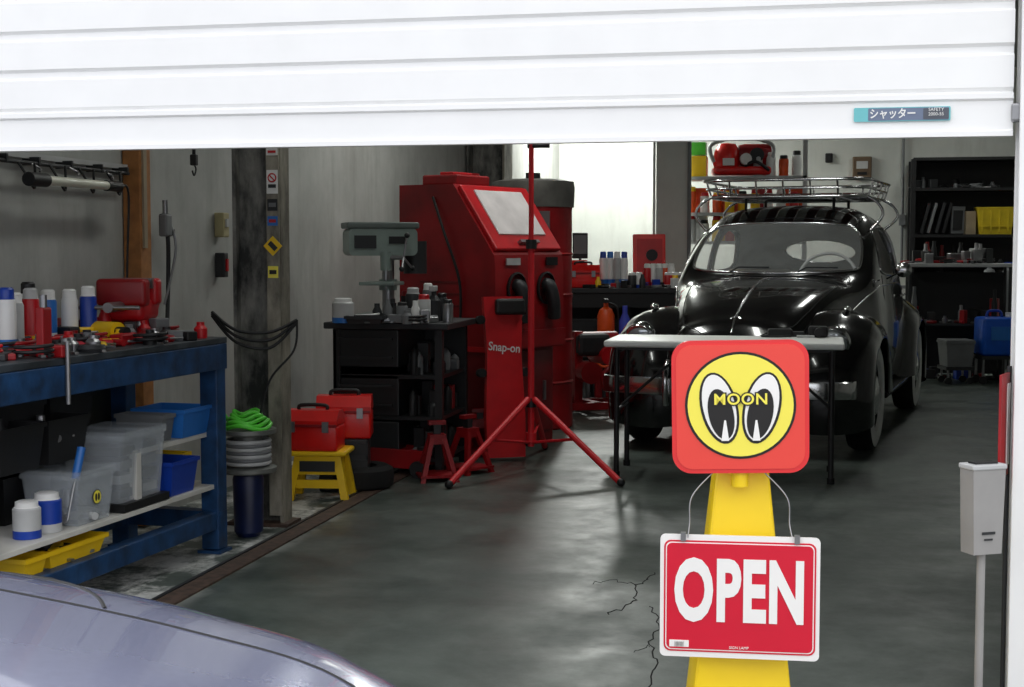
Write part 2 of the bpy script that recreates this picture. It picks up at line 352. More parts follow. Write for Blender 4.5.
for yy in (1.48,1.62,1.78,1.95,2.12):
    grid.append([ (down(bvS,x,yy,.006)) for x in [-.58+.116*i for i in range(11)]])
car.loft(grid,glassd,closed=False,caps=False)
car.box((0,.03,.29),(.5,.04,.05),black,bev=.01)
car.done()

# ---------------- black rounded classic car
bp=mat('black_car_paint',(8,8,9),.16,var=.02,coat=.8); liner=mat('headliner_cloth',(165,160,148),.8)
glass=mat('car_glass',(235,240,240),.02,alpha=.16)
rows=[
(-.66,.60,.16,.36,.22,.42,.21,.50,.15,.56,.08,.59),
(-.60,.71,.27,.30,.34,.42,.33,.56,.26,.65,.13,.695),
(-.42,.82,.34,.28,.41,.45,.40,.63,.33,.745,.18,.805),
(-.1,.93,.42,.28,.48,.5,.48,.72,.41,.86,.23,.92),
(.3,1.00,.52,.28,.58,.55,.56,.80,.49,.94,.28,.99),
(.55,1.025,.60,.28,.65,.6,.62,.88,.54,.98,.30,1.018),
(.66,1.09,.63,.28,.68,.6,.65,.93,.56,1.035,.3,1.08),
(.80,1.23,.65,.28,.70,.6,.665,.95,.58,1.13,.34,1.215),
(.95,1.36,.66,.28,.71,.6,.675,.96,.59,1.21,.37,1.335),
(1.15,1.45,.67,.28,.72,.6,.685,.96,.60,1.26,.39,1.42),
(1.5,1.50,.67,.28,.72,.6,.685,.96,.605,1.29,.40,1.465),
(1.9,1.47,.67,.28,.71,.6,.67,.96,.59,1.26,.38,1.435),
(2.3,1.34,.62,.28,.66,.6,.62,.92,.54,1.15,.34,1.30),
(2.7,1.10,.5,.30,.56,.55,.53,.78,.44,.97,.26,1.07),
(3.0,.86,.38,.32,.44,.5,.42,.64,.34,.76,.2,.83),
(3.22,.56,.16,.38,.22,.43,.21,.48,.16,.52,.08,.55)]
rg=bodyrings(rows,26,6)
def tmpobj(bm,mats,name='tmp'):
    me=bpy.data.meshes.new(name); bm.to_mesh(me); bm.free()
    for m in mats: me.materials.append(m)
    o=bpy.data.objects.new(name,me); sc.collection.objects.link(o); return o
t=bmesh.new(); RR=[[t.verts.new(p) for p in r] for r in rg]
for a_,b_ in zip(RR,RR[1:]):
    for k in range(len(a_)): t.faces.new((a_[k],a_[(k+1)%len(a_)],b_[(k+1)%len(a_)],b_[k]))
t.faces.new(RR[0]); t.faces.new(RR[-1][::-1]); bmesh.ops.recalc_face_normals(t,faces=t.faces[:])
bvB=BVHTree.FromBMesh(t)
for f in t.faces:f.smooth=True
body=tmpobj(t,[bp,liner])
sm=body.modifiers.new('s','SOLIDIFY'); sm.thickness=.025; sm.offset=-1; sm.material_offset=1
WS=[(v.x,v.y) for v in cat([(-.50,1.055),(-.25,1.04),(0,1.035),(.25,1.04),(.50,1.055),(.545,1.10),(.525,1.24),(.47,1.325),(.36,1.355),(0,1.365),(-.36,1.355),(-.47,1.325),(-.525,1.24),(-.545,1.10)],4,True)]
D1=[(v.x,v.y) for v in cat([(.93,1.04),(1.2,1.02),(1.6,1.02),(1.645,1.06),(1.645,1.28),(1.60,1.335),(1.3,1.335),(1.14,1.31),(1.0,1.19),(.92,1.08)],4,True)]
D2=[(v.x,v.y) for v in cat([(1.75,1.03),(2.1,1.04),(2.2,1.08),(2.16,1.17),(2.02,1.28),(1.9,1.32),(1.76,1.33),(1.72,1.28),(1.715,1.06)],4,True)]
RW=ell(0,1.17,.27,.09,0,32)
def cut(outline,axis,a,b):
    t=bmesh.new()
    f=(lambda u,v,w:(u,w,v)) if axis=='y' else (lambda u,v,w:(w,u,v))
    A=[t.verts.new(f(u,v,a)) for u,v in outline]; Bb=[t.verts.new(f(u,v,b)) for u,v in outline]
    t.faces.new(A); t.faces.new(Bb[::-1]); n=len(A)
    for k in range(n): t.faces.new((A[k],Bb[k],Bb[(k+1)%n],A[(k+1)%n]))
    bmesh.ops.recalc_face_normals(t,faces=t.faces[:])
    return tmpobj(t,[bp],'cutter')
cuts=[cut(WS,'y',.3,1.15),cut(D1,'x',-1,1),cut(D2,'x',-1,1),cut(RW,'y',1.9,3.2)]
for c in cuts:
    md=body.modifiers.new('b','BOOLEAN'); md.object=c; md.operation='DIFFERENCE'; md.solver='EXACT'
dg=bpy.context.evaluated_depsgraph_get(); dg.update()
bme=bpy.data.meshes.new_from_object(body.evaluated_get(dg))
for c in cuts+[body]: bpy.data.objects.remove(c)
fo=W(1.47,8.85,0)
v=B('black_classic_car',fo,-9)
v.mi(bp); v.mi(liner)
t=bmesh.new(); t.from_mesh(bme)
for e in t.edges:
    if len(e.link_faces)==2 and e.calc_face_angle(0)>.7: e.smooth=False
me=bpy.data.meshes.new('x'); t.to_mesh(me); t.free(); v.bm.from_mesh(me)
def hit(u,w,axis,sgn):
    if axis=='y': o=Vector((u,-3 if sgn<0 else 6,w)); dd=Vector((0,1 if sgn<0 else -1,0))
    else: o=Vector((3*sgn,u,w)); dd=Vector((-sgn,0,0))
    h=bvB.ray_cast(o,dd); return h[0],h[1]
def window(outline,axis,sgn,trim=.009):
    P=[]
    for u,w in outline:
        h,n=hit(u,w,axis,sgn)
        if h is None: continue
        P.append(h+n*.003)
    v.tube(P,trim,chrome,True,6)
    t=bmesh.new(); vs=[t.verts.new(p) for p in P]
    cc=sum(P,Vector())/len(P)
    h,n=hit(cc.y if axis=='x' else cc.x,cc.z,axis,sgn); cv=t.verts.new(h-n*.004)
    mid=[]
    for p in P:
        q=p.lerp(cc,.5); h,n=hit(q.y if axis=='x' else q.x,q.z,axis,sgn); mid.append(t.verts.new(h-n*.004))
    n=len(P)
    for k in range(n): t.faces.new((vs[k],vs[(k+1)%n],mid[(k+1)%n],mid[k])); t.faces.new((mid[k],mid[(k+1)%n],cv))
    v.add(t,glass,True,None,3)
window(WS,'y',-1,.009)
for sg in(-1,1): window(D1,'x',sg,.007); window(D2,'x',sg,.007)
window(RW,'y',1,.008)
def fender(cy,Rf,x0,x1,sx,ph0,ph1,lip=.36):
    rings=[]
    for i in range(33):
        ph=ph0+(ph1-ph0)*i/32; R=Rf(ph); a=radians(ph)
        sec=cat([(x0,R),(x0+.10,R+.035),(x0+.22,R+.04),(x1-.09,R-.005),(x1-.02,R-.07),(x1,R-.13),(x1-.005,max(lip,R-.3)),(x1-.03,max(lip,R-.3)+.01)],3)
        rings.append([(sx*p.x,cy-p.y*cos(a),.33+p.y*sin(a)) for p in sec])
    v.loft(rings,bp,closed=False,caps=False)
def lerpf(tab):
    def f(ph):
        for (a,b),(c,d2) in zip(tab,tab[1:]):
            if a<=ph<=c:
                t=(ph-a)/(c-a); t=t*t*(3-2*t); return b+(d2-b)*t
        return tab[-1][1] if ph>tab[-1][0] else tab[0][1]
    return f
Ff=lerpf([(-20,.56),(30,.57),(60,.49),(90,.465),(130,.51),(170,.62),(190,.68)])
Fr=lerpf([(-15,.60),(30,.52),(90,.46),(140,.50),(200,.55)])
for sx in(-1,1):
    fender(0,Ff,.33,.785,sx,-18,183); fender(2.40,Fr,.40,.785,sx,-5,200)
    v.box((sx*.66,1.2,.27),(.17,1.25,.035),rubber,bev=.01); v.tube([(sx*.745,.6,.285),(sx*.75,1.2,.285),(sx*.745,1.8,.285)],.008,chrome)
    M=T(sx*.565,-.50,.665)@Matrix.Rotation(radians(90+22),4,'X')
    v.lathe([(.02,-.12),(.07,-.09),(.092,-.02),(.092,0)],bp,M); v.lathe([(.095,-.015),(.098,.0),(.092,.016),(.078,.018)],chrome,M); v.lathe([(.08,.014),(.06,.028),(.03,.036),(0,.038)],lens,M)
    v.sph((sx*.585,-.12,.84),(.024,.05,.022),chrome); 
    for yy in(0,2.4):
        M=T(sx*.675,yy,.325)@Matrix.Rotation(pi/2*sx,4,'Y')
        v.lathe([(.20,-.08),(.28,-.085),(.31,-.075),(.325,-.05),(.328,0),(.325,.05),(.31,.07),(.305,.073)],rubber,M,36)
        v.lathe([(.305,.073),(.26,.088),(.215,.078),(.205,.06)],white,M,36)
        v.lathe([(.205,.06),(.19,.03),(.15,.045),(.13,.05)],bp,M,36); v.lathe([(.13,.05),(.11,.075),(.05,.09),(0,.092)],chrome,M,36)
    if sx>0: v.tube([(sx*.69,.92,1.0),(sx*.75,.88,1.03),(sx*.78,.87,1.05)],.006,chrome); v.sph((sx*.80,.86,1.06),(.055,.02,.05),chrome)
    v.tube([(sx*.715,1.48,.87),(sx*.735,1.5,.88),(sx*.735,1.6,.88),(sx*.71,1.62,.87)],.008,chrome)
    P=[]
    for y_,z_ in [(.86,.35),(.84,.6),(.86,.9),(.9,1.02)]:
        h,n=hit(y_,z_,'x',sx); P.append(h)
    v.tube(P,.003,rubber); P=[]
    for y_,z_ in [(1.68,.35),(1.69,.6),(1.69,.9),(1.68,1.2),(1.66,1.36)]:
        h,n=hit(y_,z_,'x',sx); P.append(h)
    v.tube(P,.003,rubber)
    P=[]
    for i in range(24):
        y_=-.35+i*.13
        z_=.60+.36*min(1,(y_+.35)/1.1) if y_<1.6 else .96-.12*(y_-1.6)
        h,n=hit(y_,z_,'x',sx)
        if h: P.append(h+n*.002)
    v.tube(P,.005,chrome)
    line(v,bvB,[(sx*p.x,p.y) for p in cat([(.15,-.60),(.28,-.50),(.36,-.3),(.43,.1),(.45,.40),(.30,.52),(.0,.54)],6)],.004,rubber,-.001)
line(v,bvB,[(0,-.60+.08*i) for i in range(14)],.007,chrome,.003)
v.tube([(0,-.67,.5),(0,-.71,.52),(0,-.70,.60),(0,-.66,.62)],.009,chrome)
M=T(0,-.50,.765)@Matrix.Rotation(radians(60),4,'X'); v.lathe([(.04,0),(.045,.004),(.038,.006),(.036,.002)],chrome,M)
for x_ in(-.32,.12): v.tube([(x_+.05,.57,1.045),(x_+.1,.60,1.075),(x_+.30,.61,1.075)],.005,black)
for yy,sg in((-.86,-1),(3.38,1)):
    pts=cat([(-.72,yy-sg*.22,.42),(-.70,yy-sg*.08,.42),(-.5,yy-.0,.42),(0,yy+sg*.04,.42),(.5,yy,.42),(.70,yy-sg*.08,.42),(.72,yy-sg*.22,.42)],6)
    v.loft([[(p.x,p.y-sg*.012,p.z-.05),(p.x,p.y+sg*.008,p.z-.045),(p.x,p.y+sg*.016,p.z),(p.x,p.y+sg*.008,p.z+.045),(p.x,p.y-sg*.012,p.z+.05)] for p in pts],chrome)
    for x_ in(-.30,.30): v.tube(cat([(x_,yy+sg*.04,.32),(x_,yy+sg*.07,.42),(x_,yy+sg*.05,.52),(x_,yy,.56)],4),.018,chrome); v.box((x_,yy-sg*.15,.40),(.04,.28,.03),black)
    v.tube([(-.3,yy+sg*.03,.55),(.3,yy+sg*.03,.55)],.010,chrome)
for x_ in(-.3,.3):
    v.box((x_,1.45,.52),(.48,.5,.18),tan_,bev=.05,seg=4); v.box((x_,1.68,.80),(.48,.14,.5),tan_,rot=(-.2,0,0),bev=.05,seg=4)
v.box((0,2.2,.75),(1.0,.14,.5),tan_,rot=(-.3,0,0),bev=.05,seg=4); v.box((0,2.0,.5),(1.0,.45,.2),tan_,bev=.05,seg=4)
v.box((0,.74,.93),(1.12,.12,.2),bp,bev=.03,seg=3)
M=T(.30,.95,1.0)@Matrix.Rotation(radians(60),4,'X'); v.tube([M@Vector((.19*cos(a),.19*sin(a),0)) for a in [2*pi*i/28 for i in range(28)]],.011,lgrey,True)
v.tube([M@Vector((-.19,0,0)),M@Vector((.19,0,0))],.009,lgrey); v.cyl(M@Vector((0,0,0)),M@Vector((0,0,-.3)),.02,lgrey)
v.box((0,1.3,.36),(1.1,1.5,.06),black)
def rack(z,x,y0,y1,r,cr=.16): 
    v.tube([(p[0],p[1]+(y0+y1)/2,z) for p in rrect(2*x,y1-y0,cr,6)],r,chrome,True)
rack(1.545,.53,.98,2.15,.010); rack(1.60,.55,.95,2.18,.008); rack(1.655,.565,.93,2.22,.011)
for yy in(1.15,1.4,1.65,1.9,2.05):
    v.tube([(-.53,yy,1.545),(.53,yy,1.545)],.009,chrome)
    for sx in(-1,1): v.tube([(sx*.53,yy,1.545),(sx*.55,yy,1.60),(sx*.565,yy,1.655)],.007,chrome)
for x_ in(-.36,-.18,0,.18,.36):
    v.tube([(x_,.98,1.545),(x_,.93,1.655)],.007,chrome); v.tube([(x_,2.15,1.545),(x_,2.22,1.655)],.007,chrome)
rackw=mat('rack_slat_wood',(96,48,40),.5)
for i in range(7): v.box((-.42+.14*i,1.57,1.558),(.07,1.1,.014),rackw)
for yy in(1.12,2.0):
    for sx in(-1,1):
        h,n=hit(yy,1.32,'x',sx)
        v.tube(cat([(sx*.53,yy,1.545),(sx*.60,yy,1.50),(sx*.635,yy,1.42),(h.x+sx*.012,yy,1.32)],4),.010,chrome)
for sx in(-.3,.3): v.tube([(sx,1.2,1.545),(sx,1.2,1.455)],.01,rubber); v.tube([(sx,1.9,1.545),(sx,1.9,1.44)],.01,rubber)
v.done()

# ---------------- folding table
tm=mat('table_top_white',(244,245,242),.4,var=.02)
tb=B('folding_table',W(1.129,7.645,0),0)
L_=1.22
tb.box((0,0,.705),(L_,.56,.035),tm,bev=.012,seg=3); tb.box((0,0,.68),(L_-.12,.42,.02),black)
for sx in(-1,1):
    x_=sx*(L_/2-.06)
    for sy_ in(-1,1):
        tb.cyl((x_,sy_*.20,.68),(x_,sy_*.21,0),.014,black); tb.cyl((x_,sy_*.21,.0),(x_,sy_*.21,.03),.019,rubber)
    tb.tube([(x_,-.205,.35),(x_,.205,.35)],.010,black); tb.tube([(x_,-.20,.66),(x_,.20,.66)],.012,black)
    tb.tube([(x_,0,.36),(x_-sx*.35,0,.67)],.008,black)
tb.done()
p=atZ(799,337,.7225)
g=B('camera_gear',(p.x,p.y,.7228),5)
g.box((-.10,0,.022),(.13,.07,.044),black,bev=.01); g.box((-.02,.03,.014),(.10,.05,.028),dgrey,bev=.006); g.box((.10,-.01,.03),(.10,.07,.06),black,bev=.012); g.cyl((.1,-.05,.03),(.1,-.09,.03),.024,black); g.box((.03,-.06,.006),(.09,.05,.012),lgrey); g.tube(cat([(-.16,-.02,.01),(-.2,-.06,.006),(-.12,-.08,.006),(-.05,-.06,.01)],5),.005,black)
g.done()

# ---------------- red tripod
rtri=mat('tripod_red',(214,22,34),.55,var=.05)
ft=[atZ(449,489,0),atZ(621,487,0),atZ(545,450,0)]
cc=atZ(531,468,0)
tr=B('tripod_stand',cc)
top=Vector((0,0,2.15))
tr.cyl((0,0,.12),(0,0,1.25),.018,rtri); tr.cyl((0,0,1.2),top,.014,rtri)
for z_ in(.36,.17,1.22): tr.cyl((0,0,z_-.025),(0,0,z_+.025),.03,black if z_>.3 else rtri)
for f in ft:
    q=f-cc
    e=Vector((q.x,q.y,.02)); tr.cyl(Vector((q.x*.04,q.y*.04,.38)),e,.017,rtri,n=10); tr.sph(e+Vector((0,0,.003)),.022,black)
    m_=Vector((q.x*.5,q.y*.5,.20)); tr.cyl(Vector((0,0,.14)),m_,.008,rtri,n=8)
zt=atD(535,146,cc.dot(HV)).z
tr.cyl((-.02,0,zt),(.10,0,zt),.012,black); tr.box((0,0,2.2),(.36,.08,.2),black,bev=.02); tr.box((0,-.045,2.2),(.32,.01,.16),lgrey)
tr.done()

# ---------------- blast cabinet
cb=px2(484,8.85)
cbt=B('blast_cabinet',cb,12+56)
hw=.37
prf=[(-.34,.60),(-.34,1.08),(-.33,1.16),(-.04,1.575),(.36,1.575),(.36,.60)]
cbt.loft([[(x,y,z) for y,z in prf] for x in(-hw,hw)],dred,split=.2)
cbt.box((0,.02,.30),(.70,.60,.60),deepred,bev=.01); cbt.box((0,-.285,.33),(.62,.012,.50),deepred,bev=.004)
cbt.box((.22,-.295,.33),(.02,.02,.12),steel)
th=math.atan2(.415,.29)
t0=cbt.M; cbt.M=T(0,-.185,1.368)@Matrix.Rotation(th,4,'X')
cbt.box((0,0,.012),(.70,.46,.03),red,bev=.008); cbt.box((0,0.03,.03),(.50,.32,.012),mat('window_pane',(225,218,218),.2),bev=.004)
cbt.box((0,-.19,.04),(.2,.02,.03),steel); cbt.M=t0
for x_ in(-.16,.16):
    M=T(x_,-.34,.96)@Matrix.Rotation(pi/2,4,'X'); cbt.lathe([(.095,-.01),(.10,.015),(.09,.02),(.085,0),(0,0)],black,M)
    cbt.tube(cat([(x_,-.34,.98),(x_,-.375,.97),(x_+.02,-.39,.88),(x_+.05,-.375,.78)],5),.040,dgrey,n=12)
cbt.box((0,-.350,.66),(.74,.015,.1),dred); cbt.box((.22,-.350,1.12),(.12,.01,.05),black); cbt.box((-.2,-.350,1.12),(.14,.01,.04),lgrey)
cbt.cyl((.1,.2,1.575),(.1,.2,1.66),.08,dred); cbt.box((-.12,.12,1.605),(.34,.26,.06),dred,bev=.01); cbt.box((-.12,.12,1.64),(.2,.1,.03),red,bev=.006)
for i in range(5): cbt.box((-hw-.004,.05,1.0-.07*i),(.01,.3,.012),deepred)
cbt.box((-hw-.003,0,.61),(.012,.68,.03),red)
cbt.tube(cat([(-hw-.01,.1,1.5),(-hw-.04,.0,1.3),(-hw-.02,-.1,1.0),(-hw-.02,-.1,.7)],6),.008,black)
cbt.done()
p=px2(533,9.75); dr=B('oil_drum',p)
dr.lathe([(0,0),(.26,0),(.27,.01),(.265,.3),(.275,.31),(.265,.32),(.265,.58),(.275,.59),(.265,.6),(.265,.86),(.27,.88),(.25,.87),(0,.87)],dred)
dr.lathe([(0,.88),(.265,.88),(.27,.89),(.262,.9),(.262,1.15),(.272,1.16),(.262,1.17),(.262,1.45),(.265,1.47),(0,1.47)],dred)
dr.lathe([(.25,1.47),(.275,1.47),(.28,1.60),(.275,1.64),(.2,1.655),(0,1.655)],mat('drum_lid_grey',(96,94,90),.5,.4,var=.3)); dr.cyl((0,0,1.65),(0,0,1.70),.05,black)
dr.box((.1,-.25,1.38),(.12,.02,.12),steel); dr.done()
p=atZ(507,461,0); cr=B('mechanic_creeper',(p.x,p.y,0),28)
cr.M=Matrix.Rotation(radians(-5),4,'X')
pts=[(-.11,0.02),(.11,0.02),(.115,.25),(.10,.6),(.115,.93),(-.115,.93),(-.10,.6),(-.115,.25)]
cr.prism(pts,.05,mat('bright_red_enamel',(205,24,32),.4)); cr.box((.03,-.03,.87),(.17,.06,.09),black,bev=.015)
cr.text('Snap-on',.068,white,T(.0,-.003,.64)@Matrix.Rotation(radians(6),4,'Y'),bold=.001,sx=.85)
for z_ in(.1,.5,.8): cr.cyl((-.13,.06,z_),(-.13,.0,z_),.025,rubber); cr.cyl((.13,.06,z_),(.13,.0,z_),.025,rubber)
cr.done()

# ---------------- black tool cabinet + drill press
cab=B('tool_cabinet',(-2.235,7.62,0))
blk=mat('black_enamel',(22,24,26),.45) 
for x in(-.28,.28):
    for y in(-.26,.26): cab.box((x,y,.39),(.04,.04,.78),blk)
cab.box((0,.27,.40),(.6,.012,.72),blk); cab.box((-.29,0,.40),(.012,.56,.72),blk)
for z_ in(.08,.30,.52): cab.box((0,0,z_),(.58,.54,.02),blk)
cab.box((0,0,.79),(.68,.64,.035),dgrey,bev=.006); cab.box((-.12,0,.67),(.36,.55,.2),mat('drawer_black',(30,32,34),.4),bev=.006); cab.box((-.12,0,.42),(.36,.54,.22),MC['drawer_black'],bev=.006)
for z_ in(.72,.62,.47,.37): cab.box((-.12,-.285,z_),(.3,.014,.012),dgrey)
cab.box((-.12,0,.19),(.36,.54,.18),MC['drawer_black'],bev=.006)
cab.done()
s=B('cabinet_contents',(-2.235,7.62,0))
for z_ in(.09,.31,.53):
    for i in range(20):
        x=random.uniform(.08,.25); y=random.uniform(-.24,.24); h=random.uniform(.05,.17)
        if random.random()<.5: s.lathe([(0,0),(.025,0),(.026,h*.7),(.012,h*.9),(0,h)],random.choice([dgrey,black,grey,steel]),T(x,y,z_),10)
        else: s.box((x,y,z_+h/2),(.06,.05,h),random.choice([dgrey,black,grey,dred,dgrey]),bev=.004)
s.done()
dgn=mat('machine_grey_green',(132,146,140),.4)
p=px2(384,7.95); dp=B('drill_press',(p.x,p.y,.808),0)
dp.box((0,0,.02),(.22,.32,.04),dgn,bev=.01); dp.cyl((0,.08,.03),(0,.08,.44),.034,steel); dp.cyl((0,.08,.16),(0,.08,.22),.05,dgn)
dp.box((0,-.04,.2),(.2,.2,.02),dgn,bev=.006)
dp.M=T(-.04,.06,-.035)@Matrix.Rotation(radians(28),4,'Z')
dp.prism(rrect(.38,.15,.03,5),.20,dgn,T(0,-.10,.46)); dp.box((0,0,.55),(.40,.22,.035),mat('machine_dark',(100,110,106),.5),bev=.01); dp.box((-.10,-.105,.46),(.12,.008,.07),dgrey); dp.box((.08,-.105,.47),(.1,.006,.04),black)
dp.M=T(0.03,0,-.03)
dp.cyl((0,-.06,.40),(0,-.06,.30),.030,dgn); dp.cyl((0,-.06,.30),(0,-.06,.25),.018,steel); dp.cyl((0,-.06,.25),(0,-.06,.2),.005,steel)
dp.cyl((0,-.06,.37),(.10,-.06,.37),.012,steel)
for a_ in(0,120,240): dp.cyl((.10,-.06,.37),(.12,-.06+.12*sin(radians(a_)),.37+.12*cos(radians(a_))),.006,steel); dp.sph((.12,-.06+.12*sin(radians(a_)),.37+.12*cos(radians(a_))),.015,black)
dp.cyl((.10,.17,.28),(.10,.17,.46),.065,dgrey)
dp.done()
def can(name,p,r,h,m1,m2=None,m3=None,b=None):
    o=b or B(name,p); M=T(*p) if b else None
    o.lathe([(0,0),(r,0),(r,h*.22)],m3 or m1,M,16); o.lathe([(r,h*.22),(r,h*.78),(r*.9,h*.82)],m1,M,16); o.lathe([(r*.9,h*.82),(r*.82,h*.84),(r*.8,h*.97),(r*.6,h),(0,h)],m2 or m1,M,16)
    if not b: o.done()
def tools(name,loc,rz,w,d,n,pal,hmax=.10):
    b=B(name,loc,rz)
    for i in range(n):
        x,y=random.uniform(-w/2,w/2),random.uniform(-d/2,d/2); k=random.random(); m=random.choice(pal); r=random.uniform(0,pi)
        if k<.25: h=random.uniform(.02,hmax*.6); b.box((x,y,h/2),(random.uniform(.04,.12),random.uniform(.03,.08),h),m,(0,0,r),bev=.005)
        elif k<.45: b.M=T(x*.8,y*.8,.014)@Matrix.Rotation(r,4,'Z'); b.cyl((-.09,0,0),(0,0,0),.013,m,n=10); b.cyl((.0,0,0),(.10,0,0),.004,steel,n=6); b.M=Matrix.Identity(4)
        elif k<.65: h=random.uniform(.05,hmax); b.lathe([(0,0),(.025,0),(.026,h*.6),(.015,h*.8),(.015,h),(0,h)],m,T(x,y,0),12)
        elif k<.82: b.M=T(x*.9,y*.9,.006)@Matrix.Rotation(r,4,'Z'); b.box((0,0,0),(.16,.014,.008),steel); b.lathe([(.008,-.005),(.018,-.005),(.018,.005),(.008,.005),(.008,-.005)],steel,T(.08,0,0),10); b.M=Matrix.Identity(4)
        elif k<.92: b.lathe([(.02,0),(.045,0),(.05,.012),(.045,.024),(.02,.024),(.02,0)],m,T(x,y,0),14)
        else: b.tube([(x+.06*cos(a)*(1+.1*sin(3*a)),y+.05*sin(a),.01+.008*k2/8) for k2,a in enumerate([pi*q/8 for q in range(34)])],.006,m)
    b.done()
pal=[red,blue,yellow,black,steel,grey,white,dgrey,orange]
can('paint_tin',px2(343,7.62,.808),.058,.13,lgrey,white,lblue)
bt=B('spray_bottle',px2(434,7.8,.808)); bt.lathe([(0,0),(.035,0),(.036,.11),(.014,.14),(.014,.16)],dgrey); bt.box((0,-.015,.175),(.03,.08,.03),lgrey,bev=.005); bt.done()
for (a,b,r,h,m1,m2) in ((424,7.62,.035,.15,lgrey,red),(413,7.8,.04,.18,dgrey,lgrey),(402,7.6,.03,.11,grey,black),(442,7.85,.03,.15,dgrey,black),(448,7.7,.028,.12,steel,black),(428,7.95,.03,.2,grey,white),(407,7.95,.035,.16,black,dred)): can('oil_bottle',px2(a,b,.808),r,h,m1,m2)
s=B('metal_tray',px2(366,7.55,.808),5); s.bin((0,0,0),(.2,.12,.04),dgrey); s.done()
tools('tool_clutter',px2(400,7.68,.809),0,.34,.42,38,[dgrey,steel,black,grey,white],.12)

# red toolboxes on yellow step stool
p=atZ(322,497,0)
st=B('step_stool',(p.x,p.y,0),8)
for sx in(-1,1):
    for sy_ in(-1,1):
        st.loft([[(sx*.15,sy_*.12,0),(sx*.15,sy_*.085,0),(sx*.11,sy_*.065,.22),(sx*.11,sy_*.10,.22)],[(sx*.115,sy_*.12,0),(sx*.115,sy_*.085,0),(sx*.075,sy_*.065,.22),(sx*.075,sy_*.10,.22)]],yellow,split=.2)
st.box((0,0,.225),(.28,.24,.025),yellow,bev=.01); st.box((0,-.10,.08),(.25,.015,.04),yellow); st.box((0,-.02,.17),(.2,.17,.09),yellow); st.box((0,-.108,.165),(.17,.004,.05),dgrey)
st.done()
tred=mat('toolbox_red',(222,28,24),.3)
def toolbox(loc,rz,w,d,h):
    o=B('toolbox',loc,rz)
    o.box((0,0,h*.3),(w,d,h*.6),tred,bev=.012,seg=3); o.loft([[(x,-d/2,h*.62),(x,-d/2,h*.72),(x,-d/4,h*.95),(x,d/4,h*.95),(x,d/2,h*.72),(x,d/2,h*.62)] for x in(-w/2,w/2)],tred,split=.3)
    o.box((0,-d/2-.004,h*.61),(w*.98,.006,.012),dred)
    for x in(-w*.3,w*.3): o.box((x,-d/2-.008,h*.58),(.03,.012,.05),steel)
    o.tube(cat([(-w*.25,0,h*.93),(-w*.22,0,h*1.05),(w*.22,0,h*1.05),(w*.25,0,h*.93)],4),.009,black); o.done()
toolbox((p.x-.03,p.y-.03,.238),6,.27,.18,.20)
toolbox(px2(344,7.2,.26),14,.27,.2,.22)
bx=px2(344,7.2,0); s=B('wooden_crate',bx,14); s.box((0,0,.13),(.24,.22,.26),dgrey,bev=.01)
for z_ in(.05,.13,.21): s.box((0,-.113,z_),(.24,.008,.055),black)
s.done()

# hose drum between bench and pillar
hr=px2(246,6.0); s=B('hose_drum',hr)
s.lathe([(0,0),(.045,0),(.06,.02),(.065,.24),(.06,.26),(0,.26)],mat('navy_plastic',(18,28,66),.4,var=.3))
galv=mat('galvanised',(120,122,118),.5,.5,var=.3)
s.lathe([(.0,.27),(.115,.27),(.12,.275),(.12,.29),(.06,.30),(.06,.42),(.115,.43),(.12,.435),(.12,.45),(0,.45)],galv)
for i,z_ in enumerate((.31,.325,.34,.355,.37,.385,.40)): s.tube([((.09)*cos(a),(.09)*sin(a),z_) for a in [2*pi*k/20 for k in range(20)]],.009,grey if i%2 else lgrey,True)
for i in range(5): s.tube([((.095-.010*i)*cos(a),(.095-.010*i)*sin(a),.462+.013*i+.010*sin(3*a+i)) for a in [2*pi*k/20 for k in range(20)]],.009,green,True)
s.tube(cat([(-.07,.0,.46),(-.14,.03,.55),(-.16,.05,.68),(-.12,.06,.75)],6),.008,green); s.done()

# ---------------- steel pillars
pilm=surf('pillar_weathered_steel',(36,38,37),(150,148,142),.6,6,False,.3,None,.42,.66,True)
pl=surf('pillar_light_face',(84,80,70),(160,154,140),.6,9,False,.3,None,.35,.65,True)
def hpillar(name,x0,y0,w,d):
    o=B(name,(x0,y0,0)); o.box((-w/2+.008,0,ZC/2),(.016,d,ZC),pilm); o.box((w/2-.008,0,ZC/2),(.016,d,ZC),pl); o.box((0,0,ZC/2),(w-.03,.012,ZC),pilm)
    o.box((0,0,.008),(w+.06,d+.06,.016),rust); return o
pc=px2(260,6.25)
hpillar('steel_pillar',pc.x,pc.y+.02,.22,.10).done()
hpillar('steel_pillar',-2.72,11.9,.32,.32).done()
s=B('pillar_stickers',(pc.x,pc.y+.02,0))
fx0=.082
s.box((fx0,-.067,1.2),(.056,.010,2.3),pl)
def plate(px,py,w,h,m,tx=None,rot=0,m2=None):
    z_=atD(px,py,6.2).z; s.box((fx0,-.0735,z_),(w,.003,h),m,(0,rot,0))
    if m2: s.box((fx0,-.0755,z_),(w*.7,.002,h*.35),m2,(0,rot,0))
plate(285,152,.05,.03,white,None,0,red); plate(285,182,.05,.10,white); plate(285,205,.045,.05,dgrey,None,0,grey); plate(285,221,.045,.04,lblue,None,0,red); plate(285,246,.06,.06,yellow,None,pi/4,dgrey); plate(285,272,.045,.05,sy,None,0,black)
z_=atD(285,178,6.2).z; s.prism(ell(0,0,.02,.02),.001,red,T(fx0,-.076,z_)); s.prism(ell(0,0,.014,.014),.001,white,T(fx0,-.077,z_)); s.box((fx0,-.078,z_),(.03,.001,.005),red,(0,.8,0)); s.box((fx0,-.0765,z_-.035),(.035,.001,.015),dgrey)
s.done()
s=B('air_hose') 
